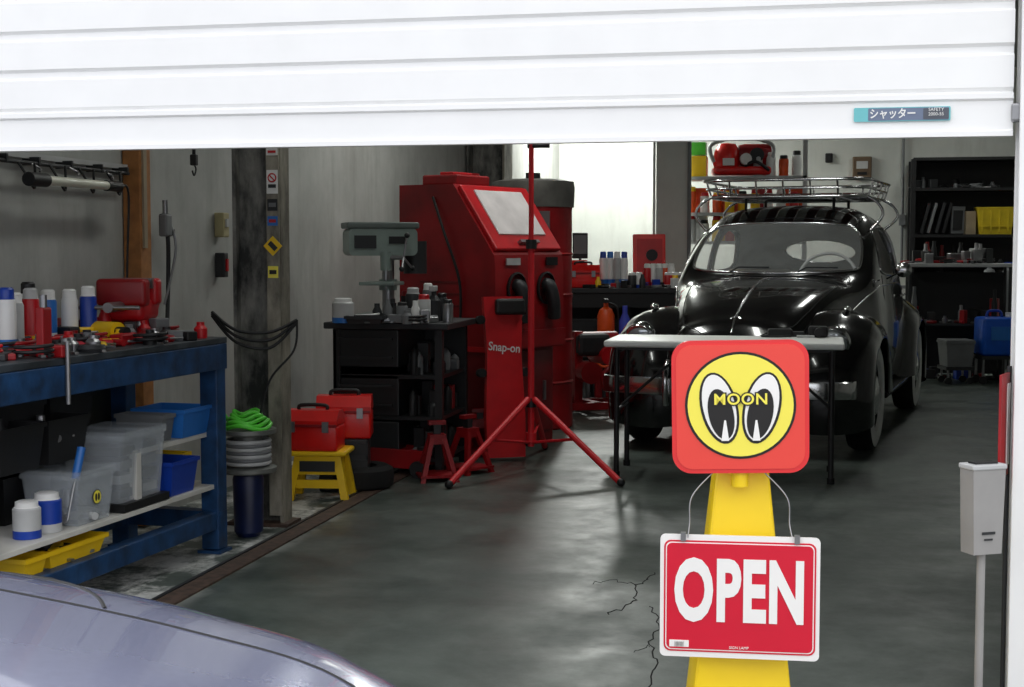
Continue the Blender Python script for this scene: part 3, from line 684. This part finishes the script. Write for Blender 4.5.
p0=atD(212,312,6.05); p1=atD(236,330,6.0); p2=atD(270,332,6.0); p3=atD(297,320,6.05)
for k in range(3):
    q=Vector((0,0,-.025*k)); s.tube(cat([p0+q*.3,p1+q,p2+q*1.3,p3+q*.2],8),.007,black)
p4=atD(258,425,6.0); s.tube(cat([p3,atD(294,350,6.0),atD(270,380,6.0),p4],8),.005,black); s.done()
s=B('switch_box',(XL+.03,atX(216,222,XL).y,atX(216,225,XL).z)); s.box((0,0,0),(.05,.07,.12),mat('beige_plastic',(170,160,120),.5),bev=.005); s.box((.028,0,.01),(.01,.03,.04),lgrey); s.done()
s=B('switch_box',(XL+.03,atX(216,265,XL).y,atX(216,265,XL).z)); s.box((0,0,0),(.05,.05,.12),dgrey,bev=.005); s.box((.028,0,.0),(.01,.02,.06),red); s.done()
q=atX(134,220,XL+.03); s=B('timber_post',(XL+.045,q.y,0)); s.box((0,0,1.55),(.08,.10,3.08),wood,bev=.004)
for z_ in(1.0,1.4,1.75): s.cyl((.04,0,z_),(.045,0,z_),.006,steel)
s.box((.045,-.02,1.45),(.01,.03,.5),tan_); s.done()

a0=atX(2,160,XL+.06); a1=atX(128,164,XL+.06)
s=B('wall_rail'); s.tube([(XL+.06,a0.y-.5,a0.z),(XL+.06,a1.y,a0.z)],.008,dgrey); s.box((XL+.015,(a0.y+a1.y)/2-.2,a0.z+.03),(.03,a1.y-a0.y+.6,.02),lgrey)
for f in(.02,.25,.5,.75,.98): yy=a0.y+(a1.y-a0.y)*f; s.box((XL+.035,yy,a0.z+.01),(.07,.012,.03),dgrey)
s.done()
lz=atX(65,182,XL+.1).z; l0=atX(40,180,XL+.1).y; l1=atX(112,180,XL+.1).y
s=B('inspection_lamp'); s.cyl((XL+.1,l0,lz),(XL+.1,l1,lz),.018,mat('tube_glass',(215,215,200),.3)); s.cyl((XL+.1,l0-.08,lz),(XL+.1,l0+.04,lz),.026,black); s.cyl((XL+.1,l1-.05,lz),(XL+.1,l1+.06,lz),.022,black)
for yy in(l0,l1,(l0+l1)/2): s.tube(cat([(XL+.06,yy,a0.z),(XL+.09,yy+.02,a0.z-.02),(XL+.1,yy,lz+.03)],4),.004,steel)
s.tube(cat([(XL+.1,l1+.06,lz),(XL+.1,l1+.14,lz-.02),(XL+.08,l1+.16,lz-.3),(XL+.06,l1+.18,lz-.6)],6),.005,black)
for k in range(4): s.tube(cat([(XL+.07,l0-.1+.22*k,a0.z),(XL+.09,l0-.07+.22*k,lz+.01),(XL+.09,l0-.02+.22*k,lz-.03),(XL+.08,l0+.0+.22*k,a0.z)],5),.005,black)
s.done()
q=atX(194,160,XL+.1); s=B('hanging_hook',(q.x,q.y,q.z)); s.cyl((0,0,.02),(0,0,.5),.008,black); s.box((0,0,0),(.03,.03,.05),black,bev=.005); s.tube(cat([(0,0,-.02),(0,.02,-.04),(0,0,-.07),(0,-.02,-.05)],5),.004,black); s.done()
s=B('hanging_air_gun',(XL+.06,atX(149,245,XL).y,1.25)); s.tube(cat([(0,0,.1),(.02,.02,0),(.0,.06,-.2),(.02,.0,-.40)],6),.010,dgrey); s.tube(cat([(0,.05,.1),(.03,.08,-.05),(.0,.02,-.3)],6),.006,steel); s.box((.01,.02,.05),(.04,.06,.10),grey,bev=.008); s.cyl((.01,.02,.08),(.01,.02,.16),.012,steel); s.box((.01,.06,.02),(.03,.06,.03),dgrey,bev=.006); s.done()

# ---------------- workbench (built square, then turned 4 degrees as it stands in the shop)
before=set(bpy.data.objects)
by0,by1=3.80,5.36; bx0,bx1=XL+.13,-2.29; TZ=.85
wb=B('workbench')
cx=(bx0+bx1)/2; cy=(by0+by1)/2; bl=by1-by0; bw=bx1-bx0
topm=mat('bench_top_steel',(54,60,66),.5,.2,var=.5,bump=.2)
wb.box((cx,cy,TZ-.012),(bw,bl,.024),topm,bev=.003)
wb.box((bx1-.025,cy,TZ-.075),(.05,bl,.10),bblue,bev=.004); wb.box((bx0+.03,cy,TZ-.075),(.05,bl,.10),bblue); wb.box((cx,by1-.03,TZ-.075),(bw,.05,.10),bblue)
for x in(bx0+.04,bx1-.04):
    for y in(by0+.04,by1-.05):
        wb.box((x,y,TZ/2),(.075,.075,TZ-.03),bblue,bev=.004); wb.box((x,y,.006),(.10,.10,.012),bblue)
wb.box((bx1-.04,cy,.13),(.06,bl,.07),bblue,bev=.004); wb.box((bx0+.04,cy,.13),(.06,bl,.07),bblue); wb.box((cx,by1-.05,.13),(bw,.06,.07),bblue)
wb.box((bx0+.005,cy,.5),(.008,bl-.1,.6),black)  # black sheet added behind the bins, standing in for shade under the bench
shb=mat('shelf_board',(205,203,196),.5)
wb.box((cx-.01,cy,.265),(bw-.02,bl-.02,.018),shb,bev=.002); wb.box((cx-.02,by1-.33,.47),(bw-.06,.60,.018),shb); wb.box((cx-.10,cy-.3,.47),(bw-.25,bl-.7,.018),dgrey)
wb.box((bx1-.05,by1-.62,.37),(.03,.03,.2),shb); wb.done()
s=B('bench_vise',(-2.58,5.14,TZ),10)
s.M=Matrix.Scale(1.3,4)
s.lathe([(0,0),(.09,0),(.09,.02),(.06,.03),(.05,.06),(0,.06)],dred); s.box((0,0,.09),(.12,.15,.07),red,bev=.02,seg=3); s.box((0,.03,.14),(.15,.05,.08),red,bev=.012,seg=3); s.box((0,-.07,.14),(.15,.05,.08),dred,bev=.012,seg=3); s.box((0,0.004,.165),(.13,.02,.03),steel); s.box((0,-.044,.165),(.13,.02,.03),steel)
s.cyl((0,-.08,.1),(0,-.19,.1),.015,steel); s.cyl((-.09,-.18,.1),(.09,-.18,.1),.006,steel); s.sph((0,.09,.1),(.05,.05,.035),red); s.done()
for (x,y,m1,m2,m3,h) in ((-2.66,4.60,red,lgrey,orange,.21),(-2.69,4.75,lblue,white,white,.20),(-2.66,4.84,white,white,lblue,.20),(-2.62,4.90,blue,white,white,.21),(-2.60,4.42,lgrey,white,lblue,.20),(-2.56,4.32,white,blue,lblue,.22),(-2.70,4.50,dgrey,dred,white,.20),(-2.71,4.66,white,black,grey,.23),(-2.71,4.92,grey,white,red,.18)):
    can('spray_can',(x,y,TZ),.031,h,m1,m2,m3)
s=B('bench_clamp',(-2.36,4.23,TZ)); s.box((0,0,.08),(.03,.05,.16),dred,bev=.006); s.cyl((0,0,.16),(0,0,.2),.012,steel); s.box((0.03,0,.02),(.10,.04,.04),dred,bev=.005); s.cyl((.085,0,-.15),(.085,0,.05),.008,steel);s.done()
s=B('power_drill',(-2.6,4.88,TZ),-20); s.M=T(.06,.03,.045); s.cyl((-.08,0,0),(.06,0,0),.035,yellow); s.cyl((.06,0,0),(.11,0,0),.018,black); s.box((-.06,-.05,-.01),(.05,.13,.05),yellow,bev=.012,seg=3); s.box((-.06,-.13,-.01),(.09,.05,.06),black,bev=.01); s.done()
tools('tool_clutter',(-2.50,4.85,TZ),0,.34,.85,105,[red,red,black,steel,dgrey,dgrey,dred,grey,black,yellow],.07)
tools('tool_clutter',(-2.60,5.0,TZ),0,.26,.5,34,[dred,black,steel,dgrey,grey,red],.16)
tools('tool_clutter',(-2.48,4.25,TZ),0,.28,.5,36,[red,dred,steel,dgrey,black],.05)
s=B('shop_rags'); rg_=mat('red_rag',(180,40,55),.9,bump=.5)
for (x,y,a,b) in ((-2.44,4.55,.07,.10),(-2.5,4.75,.06,.07),(-2.42,5.0,.05,.08)):
    t=bmesh.new(); bmesh.ops.create_icosphere(t,subdivisions=3,radius=1)
    for vv in t.verts:
        k=1+.25*sin(9*vv.co.x+3*y)*cos(7*vv.co.y)+.1*sin(17*vv.co.y); vv.co=Vector((vv.co.x*a*k,vv.co.y*b*k,max(0,vv.co.z)*.03*k))
    s.add(t,rg_,True,T(x,y,TZ+.001),3)
s.done()
def dbin(name,y,x,z,w,d,h,m,lid=None,label=None):
    s=B(name,(x,y,z)); s.bin((0,0,0),(w,d,h),m)
    if lid: s.box((0,0,h+.006),(w*1.03,d*1.03,.014),lid,bev=.003)
    if label: s.M=T(w/2*.95,0,h*.5)@Matrix.Rotation(pi/2,4,'Z'); s.prism(ell(0,0,.025,.025),.002,black,T(0,-.004,0)); s.prism(ell(0,0,.022,.022),.002,sy,T(0,-.005,0)); s.prism(ell(-.008,0,.006,.013),.002,black,T(0,-.006,0)); s.prism(ell(.008,0,.006,.013),.002,black,T(0,-.006,0))
    s.done()
def fill(x,y,z,w,d,n,pal2,h):
    tools('bin_contents',(x,y,z),0,w*.5,d*.5,n,pal2,h)
Z1=.275; Z2=.48
yb=4.46
dbin('storage_box',yb,bx1-.14,Z1,.22,.22,.17,clearp,clearp,True); fill(bx1-.14,yb,Z1+.01,.2,.2,16,[dgrey,steel,grey,lgrey],.1)
yd=4.77
s=B('drawer_unit',(bx1-.15,yd,Z1+.03)) 
for k,yy in enumerate((-.075,.075)):
    s.bin((0,yy,0),(.24,.14,.24),clearp); s.box((0,yy,.246),(.25,.145,.010),clearp)
    for z_ in(.03,.08,.13,.18): s.box((0,yy,z_),(.19,.10,.03),random.choice([grey,black,lgrey,dgrey]))
s.box((0,0,-.014),(.26,.31,.028),black); s.done()
y3=5.05; dbin('parts_bin',y3,bx1-.13,Z1,.22,.20,.13,blue); fill(bx1-.13,y3,Z1+.05,.2,.2,8,[black,grey,dgrey],.1)
y4=5.22; dbin('parts_bin',y4,bx1-.2,Z1,.18,.07,.13,yellow)
y5=5.17; dbin('parts_bin',y5,bx1-.14,Z2,.22,.22,.11,lblue); fill(bx1-.14,y5,Z2+.04,.2,.2,8,[black,grey,dgrey],.1)
y6=5.0; dbin('parts_bin',y6,bx1-.16,Z2,.2,.09,.10,grey)
for i,(yy,m_) in enumerate(((4.05,black),(4.36,dgrey),(4.66,black))): dbin('storage_tub',yy,bx0+.13,Z2+.0,.2,.27,.20,m_); fill(bx0+.13,yy,Z2+.1,.2,.24,10,[wood,dgrey,black,white],.14)
for yy,m_ in ((4.18,black),(4.44,black)): dbin('storage_tub',yy,bx1-.22,Z2+.0,.2,.24,.15,m_); fill(bx1-.22,yy,Z2+.07,.2,.24,10,[wood,dgrey,black,steel,grey],.12)
for i,(yy,m_) in enumerate(((4.1,black),(4.42,black),(4.75,dgrey))): dbin('storage_tub',yy,bx0+.12,Z1,.18,.28,.16,m_)
can('paint_tin',(bx1-.10,4.27,Z1),.048,.13,blue,white,lgrey); can('paint_tin',(bx1-.10,4.16,Z1),.045,.12,lgrey,white,blue)
dbin('parts_tray',4.36,bx1-.13,.165,.18,.34,.06,yellow); dbin('parts_tray',4.12,bx1-.13,.165,.18,.12,.06,yellow); fill(bx1-.13,4.36,.17,.18,.4,10,[black,yellow,dgrey],.08)
s=B('screwdriver',(bx1-.05,4.31,Z1),0); s.cyl((0,0,0.03),(.0,.05,.16),.004,steel); s.cyl((0,.05,.16),(0,.09,.26),.014,lblue); s.done()
bpy.context.view_layer.update()
piv=Vector((bx1,by1,0)); RB=Matrix.Translation(piv)@Matrix.Rotation(radians(-4),4,'Z')@Matrix.Translation(-piv)
for o in set(bpy.data.objects)-before: o.matrix_world=RB@o.matrix_world

# ---------------- floor equipment near cabinets
def jackstand(px,py,h=.28,m=None):
    m=m or dred
    p=atZ(px,py,0); s=B('jack_stand',(p.x,p.y,0),random.uniform(0,60))
    for a,b in((-1,-1),(1,-1),(1,1),(-1,1)): s.loft([[(a*.09-.012,b*.09-.012,0),(a*.09+.012,b*.09-.012,0),(a*.09+.012,b*.09+.012,0),(a*.09-.012,b*.09+.012,0)],[(a*.03-.012,b*.03-.012,h*.75),(a*.03+.012,b*.03-.012,h*.75),(a*.03+.012,b*.03+.012,h*.75),(a*.03-.012,b*.03+.012,h*.75)]],m,split=.2)
    s.box((0,0,.03),(.2,.2,.012),m); s.box((0,0,h*.72),(.085,.085,.05),m); s.box((0,0,h*.85),(.035,.035,h*.3),dgrey); s.box((0,0,h),(.09,.04,.02),m); s.done()
for a_ in((437,480),(468,472),(452,454),(480,455),(430,456)): jackstand(*a_,h=random.choice((.26,.30,.33)))
p=atZ(400,474,0); s=B('floor_jack',(p.x,p.y+.04,0),-15)
for y in(-.09,.09): s.box((0,y,.09),(.42,.015,.10),dred,bev=.004)
for x in(-.17,.17):
    for y in(-.12,.12): s.cyl((x,y-.015,.045),(x,y+.015,.045),.045,dgrey)
s.box((-.1,0,.1),(.2,.15,.06),dred); s.cyl((.15,0,.12),(.15,0,.15),.05,dgrey); s.box((.06,0,.11),(.22,.05,.04),dred,(0,-.1,0)); s.cyl((-.18,0,.12),(-.24,.02,.45),.014,steel); s.done()
p=atZ(357,489,0); s=B('spare_wheel',(p.x,p.y+.04,0.06),0)
s.lathe([(.09,-.055),(.14,-.058),(.17,-.04),(.175,0),(.17,.04),(.14,.058),(.09,.055),(.09,-.055)],rubber); s.lathe([(.09,.03),(.03,.02),(0,.02)],steel); s.done()
p=atZ(374,468,0); s=B('inner_tube',(p.x,p.y,.15),0,(0.9,.2,.5)); s.tube([(.15*cos(a),.15*sin(a),0) for a in [2*pi*i/28 for i in range(28)]],.035,rubber,True,10); s.done()
p=atZ(412,464,0); s=B('grease_can',(p.x,p.y,0)); s.lathe([(0,0),(.05,0),(.05,.2),(.02,.24),(.02,.28),(0,.28)],lgrey); s.done()

# ---------------- rear-left counter
cl=atD(564,290,12.0); cr_=atD(690,288,12.0)
rz=12
cen=(cl+cr_)/2; wd=(cr_-cl).length
ct=B('rear_counter',(cen.x,cen.y,0),rz); TH_=.87
ct.box((0,.2,TH_-.02),(wd+.15,.55,.04),dgrey,bev=.004); ct.box((0,-.05,TH_-.1),(wd+.1,.02,.12),black)
for x in(-wd/2,0,wd/2): 
    for y in(0,.4): ct.box((x,y,TH_/2-.02),(.05,.05,TH_-.04),black)
ct.box((0,.2,.3),(wd,.45,.02),dgrey); ct.box((0,.42,.43),(wd,.01,.8),black); ct.done()
def onC(px,dy=.1): 
    q=px2(px,12.0+dy); q.z=TH_; return q
q=onC(583,.1); toolbox((q.x,q.y,TH_),12,.27,.2,.20)
q=onC(573,.35); toolbox((q.x,q.y,TH_),12,.24,.18,.24)
for i,px in enumerate((603,610,617,624)): can('spray_can',onC(px,.28+.02*(i%2)),.032,.30,[white,white,lgrey,white][i],[blue,lblue,white,blue][i],lblue)
for i,px in enumerate((647,653,659,665,671)): can('oil_can',onC(px,.15+.02*(i%2)),.032,.20,[red,white,lgrey,orange,white][i],white,[dred,red,dgrey,black,blue][i])
for i,px in enumerate((632,639,668,675,682)): can('oil_can',onC(px,.0+.03*(i%2)),.035,.13,[dgrey,white,red,yellow,grey][i],white,[black,blue,white,black,dred][i])
q=onC(650,.38); s=B('red_case',(q.x,q.y,TH_),12); s.box((0,0,.05),(.28,.2,.1),tred,bev=.01); s.box((0,.10,.27),(.28,.04,.36),tred,(-.15,0,0),bev=.01); s.box((0,.075,.27),(.22,.01,.28),red,(-.15,0,0)); s.prism(ell(0,0,.05,.05),.01,dgrey,T(.02,.06,.27)); s.done()
q=onC(580,.45); s=B('small_monitor',(q.x,q.y,TH_),12); s.box((0,0,.35),(.13,.03,.22),black,bev=.006); s.box((0,-.017,.36),(.11,.004,.16),grey); s.cyl((0,0,.0),(0,0,.26),.012,black); s.box((0,0,.006),(.12,.1,.012),black); s.done()
tools('tool_clutter',tuple(onC(635,.1)),12,.85,.3,44,pal,.14)
q=px2(606,11.6); s=B('fire_extinguisher',q,12)
s.M=T(0,0,.36); s.lathe([(0,0),(.06,0),(.07,.02),(.07,.30),(.05,.35),(.02,.37),(.02,.40),(0,.40)],orange); s.box((0,-.03,.42),(.03,.12,.03),black); s.tube(cat([(.02,0,.40),(.09,0,.36),(.1,0,.2),(.08,0,.08)],5),.01,black); s.M=Matrix.Identity(4); s.box((0,0,.18),(.18,.14,.36),dred,bev=.02); s.done()
q=px2(625,11.6); s=B('coolant_bottle',q,12); s.box((0,0,.2),(.16,.16,.4),dgrey,bev=.02); s.lathe([(0,.4),(.045,.4),(.05,.42),(.047,.62),(.02,.68),(.02,.74),(0,.74)],mat('blue_coolant',(70,80,190),.25)); s.done()
q=atZ(590,412,0); s=B('engine_stand',(q.x,q.y,0),30)
for y in(-.15,.15): s.box((0,y,.06),(.5,.05,.05),dred); s.cyl((.23,y-.02,.035),(.23,y+.02,.035),.035,black); s.cyl((-.23,y-.02,.035),(-.23,y+.02,.035),.035,black)
s.box((-.1,0,.32),(.06,.06,.55),dred); s.box((0,0,.06),(.06,.34,.05),dred); s.box((0,0,.50),(.25,.2,.16),dgrey,bev=.03); s.cyl((-.12,0,.50),(.2,0,.50),.09,dred); s.cyl((.1,-.15,.42),(.1,.15,.42),.07,red); s.cyl((-.05,-.16,.3),(-.05,.16,.3),.08,dred); s.tube([(.12+.09*cos(a),-.17,.25+.09*sin(a)) for a in [2*pi*i/20 for i in range(20)]],.02,dred,True); s.done()
q=atZ(604,402,0); s=B('orange_hose_coil',(q.x,q.y,0),10); s.cyl((0,0,0),(0,0,.55),.015,dgrey); s.lathe([(0,.02),(.12,.02),(.13,0),(0,0)],dgrey)
for k in range(4): s.tube([(.09*cos(a)*(1-.04*k),-.03-.014*k,.40+.12*sin(a)) for a in [2*pi*i/24 for i in range(24)]],.010,orange,True)
s.tube(cat([(.08,-.05,.35),(.12,-.08,.15),(.05,-.12,.012),(-.1,-.16,.012),(-.18,-.05,.012)],6),.010,orange); s.done()
q=atZ(578,400,0); s=B('parts_stool',(q.x-.1,q.y+.1,0)); s.lathe([(0,.42),(.15,.42),(.16,.44),(.15,.47),(0,.48)],dred)
for a in range(4): an=a*pi/2+.4; s.cyl((.08*cos(an),.08*sin(an),.42),(.17*cos(an),.17*sin(an),0),.012,steel)
s.tube([(.14*cos(a),.14*sin(a),.15) for a in [2*pi*i/20 for i in range(20)]],.008,steel,True); s.done()
q=px2(635,12.0)
for k in range(4):
    qq=px2(582+30*k,12.15); s=B('parts_box',(qq.x,qq.y,.0),12); s.bin((0,0,0),(.24,.3,.24),[black,dgrey,dred,black][k]); s.done(); s=B('parts_box',(qq.x,qq.y,.315),12); s.bin((0,0,0),(.24,.3,.30),[dgrey,black,dgrey,dred][k]); s.done()
tools('parts_clutter',(q.x-.1,q.y-.35,0),12,1.0,.3,46,[dgrey,black,dred,steel,grey,red],.4)

cc1=px2(673,13.6); s=B('concrete_column',(cc1.x,cc1.y,0)); s.box((0,0,ZC/2),(.30,.30,ZC),wallb,bev=.01); s.cyl((-.165,-.16,0),(-.165,-.16,ZC),.012,lgrey); s.cyl((.16,-.17,0),(.16,-.17,ZC),.018,grey); s.done()

# rear shelving with cans and red pump equipment
q=px2(744,13.9); s=B('storage_shelf',(q.x,q.y,0),0)
for x in(-.56,.56):
    for y in(-.18,.18): s.box((x,y,1.15),(.04,.04,2.3),lgrey)
for z_ in(.4,.9,1.25,1.52,1.86): s.box((0,0,z_),(1.16,.4,.03),lgrey)
s.done()
for z_,n in((1.265,9),(1.535,9),(1.875,4)):
    b=B('spray_cans',(q.x,q.y,z_))
    for k in range(n): can('',(-.50+.12*k+(.62 if n==4 else 0),random.uniform(-.12,0),0),.045,random.uniform(.18,.26),random.choice([yellow,red,white,yellow,lgrey,orange]),random.choice([red,white,yellow,black]),None,b)
    for k in range(4):
        if n>4: b.box((-.45+.3*k,.08,.12),(.18,.12,.24),random.choice([yellow,white,orange,red]),bev=.004)
    if n==4: b.box((-.44,-.02,.10),(.16,.2,.2),yellow,bev=.004); b.box((-.44,-.02,.27),(.14,.18,.12),green,bev=.004)
    b.done()
s=B('red_pump',(q.x-.04,q.y,1.877),10); s.M=Matrix.Scale(1.35,4)
s.box((0,0,.04),(.40,.22,.06),tred,bev=.02,seg=3); s.lathe([(0,0),(.09,0),(.10,.04),(.09,.12),(.06,.17),(0,.18)],tred,T(-.10,0,.06)); s.lathe([(0,-.12),(.07,-.12),(.08,-.08),(.08,.08),(.07,.12),(0,.12)],dred,T(.1,0,.15)@Matrix.Rotation(pi/2,4,'Y')); s.tube(cat([(-.2,-.08,.1),(-.22,-.1,.22),(0,-.1,.27),(.2,-.1,.22),(.2,-.08,.1)],6),.014,lgrey); s.cyl((.02,-.12,.12),(.02,-.06,.12),.04,white); s.box((-.1,-.1,.1),(.08,.02,.05),white); s.cyl((.1,-.09,.15),(.1,-.06,.15),.05,black); s.tube(cat([(.0,-.08,.06),(.08,-.14,.10),(.18,-.12,.04)],5),.012,black); s.done()
q=atY(862,168,YB); s=B('thermostat_box',(q.x,YB-.03,q.z)); s.box((0,0,0),(.20,.06,.24),mat('brown_box',(100,80,60),.5),bev=.01); s.box((0,-.033,.03),(.12,.01,.08),lgrey); s.box((0,-.033,-.06),(.1,.01,.03),black); s.done()
q=atY(829,158,YB); s=B('wall_switch',(q.x,YB-.02,q.z)); s.box((0,0,0),(.08,.04,.10),black,bev=.01); s.box((0,-.022,0),(.03,.01,.04),dgrey); s.done()
q=atY(905,160,YB); s=B('wall_conduit',(q.x-.02,YB-.03,0)); s.cyl((0,0,1.0),(0,0,ZC),.015,grey); s.box((0,0,1.5),(.07,.05,.12),grey,bev=.005); s.done()

# rear-right shelving
YR=15.9
ql=atY(914,159,YR-.25); qr=atY(1060,159,YR-.25); zt=ql.z
s=B('rear_rack',((ql.x+qr.x)/2,YR,0)); wd=qr.x-ql.x
for x in(-wd/2,wd/2): s.box((x,-.22,zt/2),(.05,.04,zt),black); s.box((x,.22,zt/2),(.05,.04,zt),black)
zs=[.35,.75,atY(960,266,YR).z,atY(960,236,YR).z,atY(960,190,YR).z,zt]
for z_ in zs: s.box((0,0,z_),(wd,.5,.03),black)
s.box((0,.24,zt/2),(wd,.015,zt),black); s.box((-wd/2+.0,0,zt/2),(.012,.46,zt),black); s.done()
def rackx(px): return atY(px,200,YR-.1).x
zf=zs[3]+.016
s=B('picture_frames',(0,YR-.05,zf)) 
for k,px in enumerate((925,932,940,947)): x=rackx(px); s.box((x,0,.17),(.03,.3,.32),[dgrey,grey,dgrey,black][k],(0,.25,0)) 
x=rackx(958); s.box((x,-.05,.15),(.14,.03,.28),grey,(.1,0,.3)); s.box((x,-.07,.15),(.10,.012,.2),dgrey,(.1,0,.3)); x=rackx(970); s.box((x,-.05,.12),(.1,.1,.24),tan_,(0,0,.2)); s.done()
def crate(name,x,y,z,w,d,h,m):
    s=B(name,(x,y,z)); s.bin((0,0,0),(w,d,h),m)
    for k in range(4): s.box((-w*.35+w*.23*k,-d/2*.95-.004,h*.5),(.012,.01,h*.8),m)
    s.box((0,-d/2*.96-.004,h*.3),(w*.9,.01,.012),m); s.done()
crate('plastic_crate',rackx(995),YR-.05,zf,.37,.3,.28,mat('crate_yellow',(205,180,30),.5))
crate('plastic_crate',rackx(1030),YR-.05,zf,.3,.3,.28,dgrey)
tools('rack_clutter',(rackx(950),YR-.05,zs[4]+.016),0,.9,.3,22,[dgrey,grey,black],.2)
tools('rack_clutter',(rackx(965),YR-.05,zs[2]+.016),0,1.2,.3,36,[dgrey,dred,black,blue,grey,dgrey],.25)
tools('rack_clutter',(rackx(965),YR-.05,zs[1]+.016),0,1.2,.3,40,[dgrey,black,grey,steel,dgrey],.35)
for k,m_ in enumerate((dgrey,black,grey,black)): crate('storage_crate',rackx(925+26*k),YR-.05,zs[0]+.016,.25,.32,.26,m_)
q=atD(958,265,13.4); s=B('rear_table',(q.x,q.y,0),0)
s.box((0,0,q.z),(.95,.5,.03),lgrey,bev=.004)
for x in(-.44,.44):
    for y in(-.2,.2): s.cyl((x,y,0),(x,y,q.z),.015,dgrey)
s.box((0,0,.5),(.9,.4,.02),dgrey); s.box((0,.2,.5),(.9,.01,.95),black); s.done()
tz=q.z+.016; tools('tool_clutter',(q.x-.1,q.y,tz),0,.75,.35,66,[red,dgrey,black,steel,black,dred,dgrey],.24)
tools('parts_clutter',(q.x,q.y,.511),0,.8,.3,40,[dgrey,black,steel,grey,dred],.4)
tools('parts_clutter',(q.x,q.y,.0),0,.85,.35,34,[dgrey,black,dred,black,blue],.35)
def cart(px,D,zb,w,h,m):
    q=px2(px,D); s=B('wheeled_crate',(q.x,q.y,0),12); s.box((0,0,zb),(w,.28,.03),dgrey)
    for x in(-w*.38,w*.38):
        for y in(-.1,.1): s.cyl((x,y-.012,.03),(x,y+.012,.03),.03,black); s.cyl((x,y,.05),(x,y,zb),.01,steel)
    s.M=T(0,0,zb+.016); s.bin((0,0,0),(w,.28,h),m); s.box((0,0,h+.008),(w*1.02,.29,.016),m,bev=.004); s.M=Matrix.Identity(4); s.done()
cart(957,12.85,.14,.25,.22,grey); cart(936,14.5,.10,.2,.2,dgrey); cart(974,14.6,.10,.22,.3,blue)
q2=px2(998,12.85); s=B('blue_container',(q2.x,q2.y,0),12); s.box((0,0,.42),(.34,.28,.34),mat('tank_blue',(16,84,190),.4),bev=.03,seg=3); s.box((0,-.145,.45),(.2,.01,.12),lblue); s.cyl((.1,0,.58),(.1,0,.63),.03,white); s.tube(cat([(-.1,0,.58),(-.08,0,.64),(.02,0,.64),(.04,0,.58)],4),.012,blue); s.box((0,0,.235),(.36,.28,.03),dgrey)
for x in(-.15,.15):
    for y in(-.1,.1): s.cyl((x,y,.04),(x,y,.23),.012,steel); s.cyl((x,y-.012,.035),(x,y+.012,.035),.035,black)
s.done()
q2=px2(1003,14.4); s=B('gas_cylinders',(q2.x,q2.y,0),12)
for x in(-.14,.05,.24): s.lathe([(0,0),(.08,0),(.08,.88),(.05,.98),(.02,1.0),(.02,1.05),(0,1.05)],random.choice([dgrey,grey]),T(x,0,0))
s.done()

# ---------------- lamps
lampm=mat('lamp_tube_emit',(255,255,250),.3,emit=2.0)
def lamp(x,y,pw,ln=1.2,col=(.97,1,.95)):
    s=B('fluorescent_lamp',(x,y,ZC-.03)); s.box((0,0,0),(.12,ln+.04,.05),white) 
    for xx in(-.03,.03): s.cyl((xx,-ln/2,-.04),(xx,ln/2,-.04),.012,lampm)
    s.done()
    l=bpy.data.lights.new('fluorescent_light','AREA'); l.shape='RECTANGLE'; l.size=.2; l.size_y=ln; l.energy=pw; l.color=col
    o=bpy.data.objects.new('fluorescent_light',l); o.location=(x,y,ZC-.10); sc.collection.objects.link(o); return o
lamp(-1.9,5.6,9); lamp(-1.9,8.8,21); lamp(-.4,7.9,15); lamp(.6,11.2,7); lamp(-2.2,14.9,105); lamp(1.4,14.4,11)
w=bpy.data.worlds.new('sky'); sc.world=w; w.use_nodes=True; nt=w.node_tree; bg=nt.nodes['Background']
tc=nt.nodes.new('ShaderNodeTexCoord'); sx=nt.nodes.new('ShaderNodeSeparateXYZ'); rr=nt.nodes.new('ShaderNodeValToRGB')
nt.links.new(tc.outputs['Generated'],sx.inputs[0]); nt.links.new(sx.outputs['Z'],rr.inputs['Fac']); nt.links.new(rr.outputs['Color'],bg.inputs['Color'])
rr.color_ramp.elements[0].position=.0; rr.color_ramp.elements[0].color=(.48,.50,.54,1); rr.color_ramp.elements[1].position=.5; rr.color_ramp.elements[1].color=(.96,.97,1,1)
bg.inputs['Strength'].default_value=2.0
cam=bpy.data.cameras.new('camera'); co_=bpy.data.objects.new('camera',cam); sc.collection.objects.link(co_)
cam.sensor_width=36; cam.lens=F/1024*36; co_.location=CO; co_.rotation_euler=(pi/2-PT,0,TH); cam.clip_end=100; cam.clip_start=.05
sc.camera=co_
